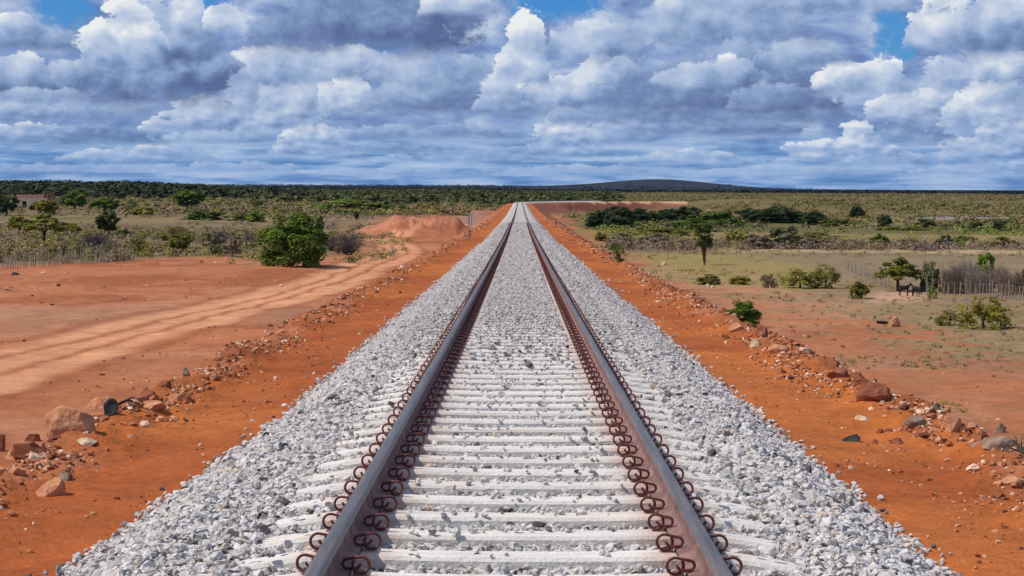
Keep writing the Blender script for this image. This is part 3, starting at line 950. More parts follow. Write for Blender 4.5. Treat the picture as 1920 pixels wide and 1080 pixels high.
    vs = [(-.078, -.085, 0.0005), (.078, -.085, 0.0005), (.078, .085, 0.0005), (-.078, .085, 0.0005), (-.078, -.085, .0055), (.078, -.085, .0055), (.078, .085, .0055), (-.078, .085, .0055)]
    pme = bpy.data.meshes.new('rail_pad'); pme.from_pydata(vs, [], [(4, 5, 6, 7), (0, 1, 5, 4), (1, 2, 6, 5), (2, 3, 7, 6), (3, 0, 4, 7)]); pme.materials.append(pad)
    import bmesh
    bm = bmesh.new(); far_block = bpy.data.meshes.new('sleeper_with_clips')
    for me_, off, mi in [(body, 0, 0)] + [(clip[sg], sd * GAUGE / 2, 1) for sd in (-1, 1) for sg in (1, -1)]:
        n0, f0 = len(bm.verts), len(bm.faces)
        bm.from_mesh(me_)
        bm.verts.ensure_lookup_table(); bm.faces.ensure_lookup_table()
        for v in bm.verts[n0:]: v.co.x += off
        for f in bm.faces[f0:]: f.material_index = mi
    bm.to_mesh(far_block); bm.free()
    far_block.materials.append(m); far_block.materials.append(cm)
    rg = random.Random(3)
    for k in range(300):
        s = SLEEPER_0 + k * SLEEPER_STEP
        slope = float(rail_z(s + .5) - rail_z(s - .5))
        o = link('concrete_sleeper', body if k < 90 else far_block)
        o.location = (0, s, CZ + float(rail_z(s)) - DROP)
        o.rotation_euler = (math.atan(slope), 0, rg.gauss(0, .003))
        o['label'] = 'pale concrete sleeper across the track, one of the even row under the rails'
        o['category'] = 'sleeper'; o['group'] = 'concrete sleepers under the rails'
        if k >= 90: continue                       # too far off to show its fittings one by one
        for sd in (-1, 1):
            p = link('rail_pad', pme, parent=o); p.location = (sd * GAUGE / 2, 0, 0)
            for sg in (-1, 1):
                c = link('spring_clip', clip[sg], parent=o)
                c.location = (sd * GAUGE / 2, rg.gauss(0, .006), 0.0); c.rotation_euler = (0, 0, rg.gauss(0, .07))
                h = link('clip_shoulder', bs[0] if sg > 0 else bs[1], parent=c)


build_bed()
build_gravel()
build_rails()
build_sleepers()


# ------------------------------------------------------------------ plants
def leaf_quads(c, nrm, size, rg, aspect=1.7):
    """Pointed leaf-spray faces at points c, facing about nrm."""
    n = len(c)
    nrm = nrm / np.maximum(np.linalg.norm(nrm, axis=1, keepdims=True), 1e-6)
    ref = rg.normal(size=(n, 3))
    u = np.cross(nrm, ref); u /= np.maximum(np.linalg.norm(u, axis=1, keepdims=True), 1e-6)
    w = np.cross(nrm, u)
    a = (size * aspect * 0.5)[:, None]; b = (size * 0.5)[:, None]
    v = np.stack([c - u * a, c + w * b + u * a * 0.15, c + u * a, c - w * b + u * a * 0.15], 1).reshape(-1, 3)
    f = np.arange(n * 4).reshape(n, 4)
    return v, f


def crown_arrays(kind, seed, n_leaf, leaf):
    """Leaves of one crown in a unit box (width 1, height 1, standing on z = 0)."""
    rg = np.random.default_rng(seed)
    K = dict(bush=60, round=40, umbrella=46, sparse=24, loose=44, thicket=46, cone=26, grass=18).get(kind, 24)
    cs, rs = [], []
    while len(cs) < K:
        r = math.sqrt(rg.random()); t = rg.random() * 6.283
        if kind in ('bush', 'loose'):
            r *= .40; z = .08 + rg.random() ** .7 * .80 * math.sqrt(max(0, 1 - (r / .47) ** 2)); rad = rg.uniform(.09, .15)
        elif kind == 'round':
            r *= .40; z = .54 + rg.uniform(-.40, .36) * math.sqrt(max(0, 1 - (r / .44) ** 2)); rad = rg.uniform(.08, .15)
        elif kind == 'umbrella':
            r *= .42; z = .46 + .36 * (1 - (r / .42) ** 2) + rg.uniform(-.17, .08); rad = rg.uniform(.08, .14)
        elif kind == 'sparse':
            r *= .42; z = .46 + rg.uniform(-.40, .42) * math.sqrt(max(0, 1 - (r / .46) ** 2)); rad = rg.uniform(.06, .14)
        elif kind == 'thicket':
            r *= .44; z = rg.uniform(.08, .86) * (1 - .45 * (r / .44) ** 2); rad = rg.uniform(.08, .15)
        elif kind == 'cone':
            z = rg.uniform(.12, .90); r *= .36 * (1.05 - z); rad = .08 + .10 * (1 - z)
        else:
            r *= .42; z = .05; rad = .12
        cs.append((r * math.cos(t), r * math.sin(t), z)); rs.append(rad)
    cs = np.array(cs); rs = np.array(rs)
    k = rg.integers(0, K, n_leaf)
    d = rg.normal(size=(n_leaf, 3)); d /= np.linalg.norm(d, axis=1, keepdims=True)
    d[:, 2] = np.where(rg.random(n_leaf) < .6, np.abs(d[:, 2]), d[:, 2])
    rr = rs[k] * rg.random(n_leaf) ** .35
    flat = .6 if kind in ('umbrella',) else .9
    p = cs[k] + d * rr[:, None] * np.array([1, 1, flat])
    if kind in ('bush', 'loose', 'thicket'): p[:, 2] = (p[:, 2] - .13) / .87
    p[:, 2] = np.where(p[:, 2] < .01, rg.random(n_leaf) * .10 + .01, p[:, 2])
    if kind == 'grass':
        t = rg.random(n_leaf) * 6.283; r = np.sqrt(rg.random(n_leaf)) * .42
        p = np.stack([r * np.cos(t), r * np.sin(t), rg.random(n_leaf) ** .7 * .75 * (1 - 1.2 * r ** 2) + .05], -1)
        d = np.stack([np.cos(t * 3), np.sin(t * 3), np.full(n_leaf, .15)], -1)
    nr = d + (cs[k] - np.array([0, 0, .35])) * 1.2 + np.array([0, 0, .55]) + rg.normal(size=(n_leaf, 3)) * .30
    v, f = leaf_quads(p, nr, leaf * rg.uniform(.6, 1.4, n_leaf), rg)
    clump = rg.normal(0, .14, K)[k] + rg.normal(0, .13, n_leaf)
    tone = np.repeat(np.clip(.5 + clump, 0, 1), 4)
    return v, f, tone


def tube_arrays(paths):
    """Tapered branches: list of ([(x, y, z)], [radius]) joined in one set of faces."""
    V, Fc = [], []
    base = 0
    res = 6
    for pts, rad in paths:
        pts = np.array(pts, float)
        for i, p in enumerate(pts):
            t = pts[min(i + 1, len(pts) - 1)] - pts[max(i - 1, 0)]
            t /= np.linalg.norm(t)
            u = np.cross(t, [0.3, 0.9, 0.1]); u /= np.linalg.norm(u); w = np.cross(t, u)
            for k in range(res):
                a = 6.2832 * k / res
                V.append(p + (u * math.cos(a) + w * math.sin(a)) * rad[i])
        for i in range(len(pts) - 1):
            for k in range(res):
                k2 = (k + 1) % res
                Fc.append((base + i * res + k, base + i * res + k2, base + (i + 1) * res + k2, base + (i + 1) * res + k))
        base += len(pts) * res
    return np.array(V), np.array(Fc)


def trunk_arrays(kind, seed):
    rg = np.random.default_rng(seed + 99)
    top = dict(bush=.45, round=.5, umbrella=.58, sparse=.55, thicket=.6, cone=.8).get(kind, .5)
    rad = dict(umbrella=.034, round=.035, sparse=.022).get(kind, .026)
    lean = rg.normal(0, .03, 2)
    paths = [([(0, 0, -.03), (lean[0] * .5, lean[1] * .5, top * .35), (lean[0], lean[1], top * .6)], [rad * 1.25, rad * .9, rad * .75])]
    for k in range(6):
        t = 6.283 * (k + rg.random() * .7) / 6; r = rg.uniform(.2, .36)
        x, y = r * math.cos(t), r * math.sin(t)
        z0 = top * rg.uniform(.38, .6)
        paths.append(([(lean[0] * z0 / top, lean[1] * z0 / top, z0), (x * .5, y * .5, top * .85), (x, y, top + rg.uniform(.05, .22))], [rad * .6, rad * .4, rad * .12]))
    return tube_arrays(paths)


def twig_arrays(seed, n=110, upright=.0):
    """A leafless shrub: stems fanning from the ground, each splitting in thin twigs."""
    rg = np.random.default_rng(seed)
    paths = []
    for k in range(n):
        t = rg.random() * 6.283; r0 = rg.random() ** .5 * .10 + upright * rg.random() ** .5 * .36
        tilt = rg.uniform(.1, .46) * (1 - upright * .6)
        x0, y0 = r0 * math.cos(t * 1.7), r0 * math.sin(t * 1.7)
        dx, dy = math.cos(t) * tilt, math.sin(t) * tilt
        h = (rg.uniform(.55, 1.0) if upright == 0 else rg.uniform(.30, 1.0) * (1 - 1.1 * r0 * rg.random())) * math.sqrt(max(.15, 1 - (tilt / .52) ** 2))
        mid = (x0 + dx * .5 + rg.normal(0, .02), y0 + dy * .5 + rg.normal(0, .02), h * .5)
        end = (x0 + dx, y0 + dy, h)
        paths.append(([(x0, y0, -.02), mid, end], [.0085, .0055, .0022]))
        for q in range(5):
            f = rg.uniform(.35, .95)
            b = np.array(mid) * (1 - f) + np.array(end) * f
            e = b + np.array([rg.normal(0, .09), rg.normal(0, .09), rg.uniform(.02, .14)])
            e[2] = min(e[2], 1.0)
            paths.append(([tuple(b), tuple((b + e) / 2 + rg.normal(0, .01, 3)), tuple(e)], [.004, .003, .0014]))
    return tube_arrays(paths)


def leaf_material(name, dark, mid, light, rough=0.65):
    m = bpy.data.materials.new(name); m.use_nodes = True
    N = NT(m.node_tree); N.n.clear()
    out = N.new('ShaderNodeOutputMaterial')
    tone = attr(N, 'tone').outputs['Fac']
    oi = N.new('ShaderNodeObjectInfo').outputs['Random']
    col = N.ramp(N.add(tone, N.mul(N.sub(oi, .5), .22)), [(0.15, dark), (0.5, mid), (0.85, light)])
    pb = N.new('ShaderNodeBsdfPrincipled'); pb.inputs['Roughness'].default_value = rough; pb.inputs['Specular IOR Level'].default_value = 0.06
    tr = N.new('ShaderNodeBsdfTranslucent')
    N.l.new(col, pb.inputs['Base Color'])
    N.l.new(N.mix(0.5, col, (.20, .22, .02, 1)), tr.inputs['Color'])
    mx = N.new('ShaderNodeMixShader'); mx.inputs[0].default_value = 0.30
    N.l.new(pb.outputs[0], mx.inputs[1]); N.l.new(tr.outputs[0], mx.inputs[2]); N.l.new(mx.outputs[0], out.inputs[0])
    return m


def bark_material(name, a, b_):
    m, N, b = new_mat(name, 0.95, 0.1)
    n = N.noise(N.new('ShaderNodeTexCoord').outputs['Object'], 14, 4, 0.6)
    oi = N.new('ShaderNodeObjectInfo').outputs['Random']
    N.l.new(N.ramp(N.add(n, N.mul(N.sub(oi, .5), .2)), [(0.3, a), (0.7, b_)]), b.inputs['Base Color'])
    return m


LEAF = {
    'dark': leaf_material('dark_green_leaves', (.022, .036, .014), (.046, .070, .024), (.085, .120, .036)),
    'green': leaf_material('green_leaves', (.055, .090, .012), (.105, .165, .020), (.165, .235, .032)),
    'bright': leaf_material('bright_green_leaves', (.095, .160, .014), (.165, .250, .026), (.230, .310, .046)),
    'olive': leaf_material('olive_leaves', (.105, .100, .016), (.175, .168, .030), (.245, .225, .050)),
    'yellow': leaf_material('yellow_green_leaves', (.165, .145, .018), (.260, .228, .030), (.330, .285, .055)),
    'grey': leaf_material('grey_green_leaves', (.110, .112, .052), (.180, .180, .090), (.250, .240, .140)),
    'brown': leaf_material('dry_brown_leaves', (.150, .108, .070), (.235, .175, .125), (.320, .250, .190)),
    'palm': leaf_material('palm_leaves', (.050, .070, .022), (.095, .122, .038), (.150, .180, .062)),
}
BARK = bark_material('dark_bark', (.035, .026, .020), (.10, .075, .055))
TWIG = {'purple': bark_material('purple_grey_twigs', (.095, .075, .078), (.22, .17, .165)),
        'tan': bark_material('tan_dry_twigs', (.17, .125, .095), (.40, .31, .25)),
        'brown': bark_material('brown_dry_twigs', (.10, .070, .052), (.26, .185, .145))}
_protos = {}


def proto(kind, v):
    key = (kind, v)
    if key in _protos: return _protos[key]
    if kind == 'twig':
        V, Fc = twig_arrays(40 + v, 120); out = (mesh_np('branches', V, Fc, True), None)
    elif kind == 'canes':
        V, Fc = twig_arrays(70 + v, 210, 1.0); out = (mesh_np('branches', V, Fc, True), None)
    else:
        n, lf = dict(bush=(3200, .050), round=(2400, .056), umbrella=(2800, .048), sparse=(1300, .050), loose=(1700, .038), thicket=(2600, .050), cone=(1500, .055), grass=(700, .05)).get(kind)
        if v >= 100: n, lf = int(n * 2.6), lf * .62
        V, Fc, tone = crown_arrays(kind, 10 + v, n, lf)
        cr = mesh_np('crown', V, Fc, False, {'tone': ('FLOAT', tone)})
        tk = None
        if kind not in ('grass',):
            V, Fc = trunk_arrays(kind, v); tk = mesh_np('trunk', V, Fc, True); tk.materials.append(BARK)
        out = (cr, tk)
    _protos[key] = out
    return out


_turn = random.Random(21)


def plant(name, kind, v, px, py, wpx, hpx, mat, label, cat='bush', group=None, pos=None, part='crown', deep=1.0):
    """A plant standing where the photograph shows its foot, as wide and tall as it looks there."""
    x, y, z = pos if pos else at(px, py)
    w = wpx * y / F; h = hpx * y / F
    t = bpy.data.objects.new(name, None); COL.objects.link(t)
    t.empty_display_size = 0.5
    t.location = (x, y, z + CZ); t.rotation_euler = (0, 0, _turn.random() * 6.28)
    t.scale = (w, w * deep, h)
    t['label'] = label; t['category'] = cat
    if group: t['group'] = group
    cr, tk = proto(kind, v)
    if not cr.materials: cr.materials.append(LEAF['green'])
    c = link('branches' if kind in ('twig', 'canes') else 'crown', cr, parent=t)
    c.material_slots[0].link = 'OBJECT'
    c.material_slots[0].material = TWIG[mat] if kind in ('twig', 'canes') else LEAF[mat]
    if tk: link('trunk', tk, parent=t)
    return t


# ---- left of the line
plant('dense_bush', 'bush', 101, 547, 499, 148, 122, 'green', 'big dense rounded green bush on the red dirt beside the haul road', 'bush')
plant('dark_cone_tree', 'cone', 2, 600, 478, 46, 78, 'dark', 'dark pointed tree rising behind the right edge of the big green bush', 'tree')
plant('leafless_shrub', 'twig', 1, 651, 478, 78, 46, 'purple', 'purple grey leafless shrub right of the big dense green bush', 'shrub')
plant('leafless_shrub', 'twig', 2, 622, 470, 40, 34, 'purple', 'small purple grey leafless shrub half hidden behind the big green bush', 'shrub')
plant('round_bush', 'round', 3, 340, 476, 54, 42, 'olive', 'small olive round bush on a short stem at the red dirt edge', 'bush')
plant('scraggy_tree', 'sparse', 4, 399, 480, 46, 48, 'grey', 'thin grey green scraggy tree at the red dirt edge, left of a pair', 'tree', 'pair of scraggy trees at the red dirt edge')
plant('scraggy_tree', 'sparse', 5, 436, 481, 52, 50, 'brown', 'thin brownish scraggy tree with dark leaning trunk, right of a pair', 'tree', 'pair of scraggy trees at the red dirt edge')
plant('low_shrub', 'loose', 6, 262, 476, 46, 44, 'olive', 'loose yellow green shrub just right of where the stick fence ends', 'shrub')
plant('flat_topped_tree', 'umbrella', 7, 84, 456, 92, 60, 'olive', 'dark olive umbrella shaped tree with clear trunk behind the stick fence', 'tree')
plant('flat_topped_tree', 'umbrella', 8, 35, 440, 50, 40, 'olive', 'smaller olive flat topped tree at left edge behind the umbrella shaped tree', 'tree')
plant('dark_tree', 'round', 9, 202, 442, 52, 50, 'dark', 'dark green tree above the dry scrub, right of the umbrella shaped tree', 'tree')
plant('low_shrub', 'bush', 10, 232, 446, 34, 18, 'dark', 'low dark shrub at the foot of the dark green tree', 'shrub')
plant('low_shrub', 'bush', 11, 134, 438, 40, 22, 'yellow', 'low yellow olive shrub between the umbrella shaped tree and the dark tree', 'shrub')
plant('yellow_green_tree', 'round', 12, 86, 402, 52, 30, 'yellow', 'yellow green round tree just in front of the ruined house', 'tree')
plant('dark_tree', 'round', 13, 12, 404, 56, 42, 'dark', 'dark green tree at the left edge of the photo beside the ruined house', 'tree')
plant('dark_tree', 'bush', 14, 62, 394, 18, 12, 'dark', 'small dark bush against the pale wall of the ruined house', 'bush')
plant('green_tree', 'round', 15, 140, 392, 62, 36, 'green', 'green tree directly right of the ruined house', 'tree')
plant('green_tree', 'round', 16, 196, 398, 62, 30, 'green', 'wider green tree right of the tree beside the ruined house', 'tree')
plant('dry_tree', 'sparse', 17, 240, 396, 36, 24, 'grey', 'grey dry tree between the two green trees in the far left scrub', 'tree')
plant('green_tree', 'round', 18, 356, 392, 80, 38, 'green', 'large spreading green tree in the middle of the far left scrub', 'tree')
plant('yellow_green_shrub', 'bush', 19, 268, 404, 52, 20, 'yellow', 'low yellow shrub left below the large spreading green tree', 'shrub')
plant('wide_thicket', 'thicket', 20, 650, 396, 120, 28, 'bright', 'wide bright green thicket in front of the dark far woods left of the track', 'thicket')
plant('wide_thicket', 'thicket', 21, 730, 396, 70, 22, 'green', 'mid green thicket joined to the right end of the bright green thicket', 'thicket')
plant('dark_tree', 'round', 22, 486, 392, 16, 18, 'dark', 'tiny dark round tree on pale open ground far left', 'tree')
plant('dark_tree', 'round', 23, 668, 414, 13, 19, 'dark', 'tiny dark tree on its own stem in dry scrub beyond the purple grey shrub', 'tree')
plant('green_shrub', 'thicket', 24, 385, 412, 90, 22, 'green', 'long low green shrub below the large spreading green tree', 'shrub')
plant('green_shrub', 'thicket', 25, 455, 414, 60, 20, 'olive', 'olive low shrub right of the long low green shrub', 'shrub')
plant('green_shrub', 'bush', 26, 480, 416, 42, 24, 'bright', 'bright green shrub to the upper left of the big dense green bush', 'shrub')
plant('dry_thicket', 'twig', 27, 410, 458, 90, 28, 'purple', 'dull purple dry thicket behind the pair of scraggy trees', 'thicket', deep=.5)
plant('dry_thicket', 'twig', 28, 466, 462, 60, 32, 'purple', 'purple brown dry thicket between the scraggy pair and the big green bush', 'thicket', deep=.5)
plant('dry_thicket', 'twig', 29, 180, 466, 110, 32, 'purple', 'wide grey lilac dry thicket behind the stick fence', 'thicket', deep=.4)
plant('dry_thicket', 'twig', 30, 330, 446, 70, 24, 'brown', 'brown dry thicket behind the small olive round bush', 'thicket', deep=.5)
plant('green_shrub', 'loose', 31, 330, 452, 70, 34, 'olive', 'loose olive shrub just behind the small round bush', 'shrub')
for k, (px, py, w, h, t) in enumerate([(98, 486, 20, 26, 'leaning'), (122, 484, 14, 28, 'narrow upright'), (150, 482, 24, 30, 'wide ragged'), (176, 480, 30, 30, 'grey spreading'), (204, 478, 34, 28, 'low broad')]):
    plant('fence_shrub', 'sparse', 32 + k, px, py, w, h, 'green' if k == 0 else ('grey' if k > 2 else 'dark'), t + ' dark shrub growing just behind the stick fence', 'shrub', 'shrubs behind the stick fence')
plant('tall_dark_tree', 'cone', 37, 308, 374, 12, 30, 'dark', 'tall narrow dark tree poking above the wooded rise at the skyline', 'tree')
plant('dark_tree', 'round', 38, 424, 374, 14, 24, 'dark', 'small dark tree standing above the far woods, right of the tall narrow one', 'tree')

# ---- right of the line
plant('dense_bush', 'bush', 102, 0, 0, 84, 62, 'green', 'dense dark green bush on the rubble edge of the embankment right of the track', 'bush', pos=(4.55, 38.5, float(land(4.55, 38.5))))
plant('slope_shrub', 'loose', 40, 1161, 492, 30, 36, 'green', 'small green shrub at the foot of the embankment right of the track', 'shrub')
plant('slope_shrub', 'bush', 41, 1126, 452, 24, 20, 'olive', 'low olive shrub beside the embankment, farther than the small green one', 'shrub')
plant('slope_shrub', 'loose', 42, 1152, 470, 30, 18, 'green', 'flat green shrub between two others along the embankment foot', 'shrub')
D = 'dark'
for (k, px, py, w, h, mat, kind, nm, lab) in [
    (43, 1130, 427, 50, 38, D, 'bush', 'dark_tree', 'dark green tree, leftmost of the dark row under the red bank'),
    (44, 1158, 428, 62, 42, D, 'round', 'dark_tree', 'largest dark green tree of the row under the red bank'),
    (45, 1205, 416, 54, 26, D, 'bush', 'dark_tree', 'dark low tree next to the largest tree under the red bank'),
    (46, 1248, 414, 40, 24, D, 'bush', 'dark_tree', 'dark tree in the middle of the dark row, left of the palm crown'),
    (47, 1288, 412, 46, 28, D, 'round', 'dark_tree', 'dark round tree directly left of the bright green tree behind the palm'),
    (48, 1350, 424, 62, 36, 'green', 'round', 'green_tree', 'bright green broad tree just right behind the palm crown'),
    (49, 1402, 416, 52, 26, D, 'bush', 'dark_tree', 'dark tree right of the broad green tree behind the palm'),
    (50, 1456, 418, 66, 34, D, 'round', 'dark_tree', 'tall dark green tree in the right half of the dark row'),
    (51, 1498, 418, 42, 24, D, 'bush', 'dark_tree', 'dark tree at the right shoulder of the tall dark one'),
    (52, 1528, 421, 44, 26, D, 'round', 'dark_tree', 'last dark tree at the right end of the dark row'),
    (53, 1607, 408, 34, 25, D, 'bush', 'dark_tree', 'lone dark round tree standing on the brown scrub slope'),
    (54, 1658, 426, 32, 28, D, 'bush', 'dark_tree', 'dark round bush in front left of the low white wall'),
    (55, 1735, 426, 44, 17, D, 'bush', 'dark_tree', 'low wide dark bush under the left end of the white wall'),
    (56, 1830, 432, 40, 18, D, 'bush', 'dark_tree', 'low dark bush under the middle of the white wall'),
    (57, 1874, 433, 30, 20, D, 'round', 'dark_tree', 'dark small tree under the right end of the white wall'),
    (58, 1570, 424, 70, 18, 'green', 'thicket', 'green_shrub', 'long green low thicket between the dark row and the lone bush'),
    (59, 1300, 428, 80, 22, 'green', 'thicket', 'green_shrub', 'mid green thicket at the foot of the dark row left of the palm'),
    (60, 1382, 460, 70, 36, 'yellow', 'thicket', 'yellow_green_shrub', 'yellow green thicket right of the palm trunk'),
    (61, 1420, 466, 62, 32, 'brown', 'bush', 'dry_bush', 'large brown dry bush right of the yellow green thicket'),
    (62, 1470, 466, 62, 48, 'grey', 'round', 'grey_green_tree', 'grey green broad tree over the dry bushes in the middle right'),
    (63, 1530, 466, 70, 24, 'brown', 'thicket', 'dry_bush', 'brown dry thicket in the hedge right of the grey green tree'),
    (64, 1590, 466, 60, 20, 'brown', 'thicket', 'dry_bush', 'low brown dry thicket in the middle of the long hedge'),
    (65, 1648, 464, 46, 28, 'green', 'bush', 'green_shrub', 'green bush in the long hedge, left of its darker neighbour'),
    (66, 1700, 466, 60, 22, 'brown', 'thicket', 'dry_bush', 'brown dry thicket between two green bushes of the long hedge'),
    (67, 1772, 466, 40, 28, D, 'bush', 'green_shrub', 'darker green bush in the long hedge'),
    (68, 1800, 465, 28, 26, 'bright', 'bush', 'green_shrub', 'small bright green bush touching the darker hedge bush'),
    (69, 1876, 466, 76, 24, 'olive', 'thicket', 'olive_shrub', 'olive low thicket at the right end of the long hedge'),
    (70, 1690, 432, 110, 10, 'yellow', 'thicket', 'yellow_green_shrub', 'flat yellow green strip of shrubs below the dark trees at right'),
    (71, 1520, 448, 120, 16, 'yellow', 'thicket', 'yellow_green_shrub', 'wide yellow green strip of shrubs above the dry hedge'),
    (72, 1805, 452, 60, 12, 'olive', 'thicket', 'olive_shrub', 'low olive strip of shrubs above the right hedge'),
    (73, 1235, 460, 110, 26, 'brown', 'thicket', 'dry_bush', 'long brown dry thicket left of the palm'),
    (74, 1165, 456, 60, 22, 'grey', 'thicket', 'grey_green_shrub', 'grey green thicket near the embankment left of the long dry thicket'),
    (75, 1245, 440, 110, 14, 'yellow', 'thicket', 'yellow_green_shrub', 'yellow green low thicket above the long dry thicket left of the palm')]:
    if k <= 52: w, h, kind = w * 1.4, h * 1.08, 'bush'
    plant(nm, kind, k, px, py, w, h, mat, lab, 'tree' if 'tree' in nm else ('thicket' if kind == 'thicket' else 'bush'))
plant('flat_topped_tree', 'umbrella', 80, 1684, 546, 92, 68, 'olive', 'olive yellow spreading tree that shades the two dark animals', 'tree')
plant('grey_green_tree', 'bush', 81, 1744, 547, 46, 66, 'grey', 'grey green upright tree right beside the spreading tree over the animals', 'tree')
plant('cane_thicket', 'canes', 82, 1788, 550, 66, 62, 'brown', 'brown thicket of bare upright stems right of the grey green tree', 'thicket', deep=.6)
plant('cane_thicket', 'canes', 83, 1838, 548, 76, 56, 'tan', 'pale tan thicket of bare stems below the bright green treetop', 'thicket', deep=.6)
plant('cane_thicket', 'canes', 84, 1895, 552, 70, 54, 'brown', 'brown bare stem thicket at the right edge of the photo', 'thicket', deep=.6)
plant('cane_thicket', 'canes', 96, 1812, 540, 60, 60, 'purple', 'grey lilac bare stem thicket behind the brown and tan stems', 'thicket', deep=.6)
plant('cane_thicket', 'canes', 97, 1866, 541, 64, 50, 'brown', 'brown bare stem thicket right of the bright green treetop', 'thicket', deep=.6)
plant('bright_treetop', 'round', 85, 1846, 540, 42, 78, 'bright', 'bright green small tree rising out of the bare stem thicket', 'tree')
plant('green_shrub', 'bush', 86, 1916, 552, 34, 52, 'olive', 'olive green shrub cut by the right edge of the photo', 'shrub')
plant('round_bush', 'bush', 87, 1610, 560, 44, 36, 'olive', 'round olive bush left of the dirt patch with the dark animals', 'bush')
plant('low_shrub', 'loose', 88, 1748, 560, 24, 26, 'bright', 'small bright green shrub just right of the dark animals', 'shrub')
plant('yellow_bush', 'loose', 89, 1844, 616, 112, 78, 'yellow', 'big loose yellow bush in the dry grass at lower right', 'bush')
plant('yellow_bush', 'loose', 90, 1780, 610, 60, 34, 'olive', 'low loose olive bush left of the big loose yellow bush', 'bush')
plant('grass_clump', 'bush', 91, 1328, 534, 50, 22, 'olive', 'low olive weeds with pale stones in front, near the right embankment', 'weeds')
plant('grass_clump', 'bush', 92, 1388, 534, 46, 20, 'yellow', 'low yellow green weeds right of the weeds with pale stones', 'weeds')
plant('grass_clump', 'loose', 93, 1440, 540, 40, 34, 'brown', 'thin brown weeds in the dry field right of the yellow weeds', 'weeds')
plant('tall_grass', 'loose', 94, 1500, 540, 84, 46, 'yellow', 'tall yellow dry weeds in the middle of the right field', 'weeds')
plant('tall_grass', 'loose', 95, 1548, 540, 70, 52, 'olive', 'tall olive dry weeds, right end of the clumps in the field', 'weeds')


# ---- young wax palm with its skirt of old leaf bases
def build_palm():
    x, y, z = at(1321, 497)
    k = y / F
    t = bpy.data.objects.new('young_palm', None); COL.objects.link(t); t.location = (x, y, z + CZ)
    t['label'] = 'young palm with dark thick trunk narrowing to the ground and drooping green fronds'; t['category'] = 'palm'
    h = 56 * k
    prof = [(.0, 1.7), (.06, 1.9), (.25, 2.5), (.45, 3.6), (.65, 4.7), (.82, 5.6), (.95, 5.2), (1.0, 3.0)]
    V, Fc = [], []
    rg = np.random.default_rng(4)
    n = 26
    rows = []
    for f in np.linspace(0, 1, 30):
        r = np.interp(f, [p[0] for p in prof], [p[1] for p in prof]) * k
        for q in range(n):
            a = 6.2832 * q / n
            rr = r * (1 + .22 * math.sin(q * 3.1 + f * 70) * (f > .12))
            V.append((rr * math.cos(a) - f * 3 * k, rr * math.sin(a), h * f + rg.normal(0, .02)))
    for i in range(29):
        for q in range(n):
            q2 = (q + 1) % n
            Fc.append((i * n + q, i * n + q2, (i + 1) * n + q2, (i + 1) * n + q))
    me = mesh_np('trunk', np.array(V), np.array(Fc), False)
    link('trunk', me, bark_material('palm_trunk', (.045, .026, .018), (.14, .085, .055)), parent=t)
    P, Q = [], []
    base = 0
    tones = []
    for j in range(70):                                   # fan leaves on stalks, drooping with age
        a = rg.random() * 6.283; up = rg.uniform(-.9, 1.15)
        d = np.array([math.cos(a) * math.cos(up), math.sin(a) * math.cos(up), math.sin(up)])
        c0 = np.array([-3 * k, 0, h * 0.97])
        c1 = c0 + d * rg.uniform(7, 18) * k
        side = np.cross(d, [0, 0, 1]); side /= np.linalg.norm(side)
        nrm = np.cross(side, d)
        for b in np.linspace(-1.25, 1.25, 13):
            dd = d * math.cos(b) + side * math.sin(b)
            L = rg.uniform(8, 13) * k
            tip = c1 + dd * L + np.array([0, 0, -.28 * L])
            wv = (side * math.cos(b) - d * math.sin(b)) * 1.25 * k
            P += [c1 - wv * .2, c1 + dd * L * .5 + wv, tip, c1 + dd * L * .5 - wv]
            Q.append((base, base + 1, base + 2, base + 3)); base += 4
            tones += [np.clip(.5 + rg.normal(0, .2), 0, 1)] * 4
        P += [c0 + nrm * .2 * k, c1 + nrm * .15 * k, c1 - nrm * .15 * k, c0 - nrm * .2 * k]
        Q.append((base, base + 1, base + 2, base + 3)); base += 4; tones += [.4] * 4
    me = mesh_np('crown', np.array(P), np.array(Q), False, {'tone': ('FLOAT', np.array(tones))})
    link('crown', me, LEAF['palm'], parent=t)


build_palm()


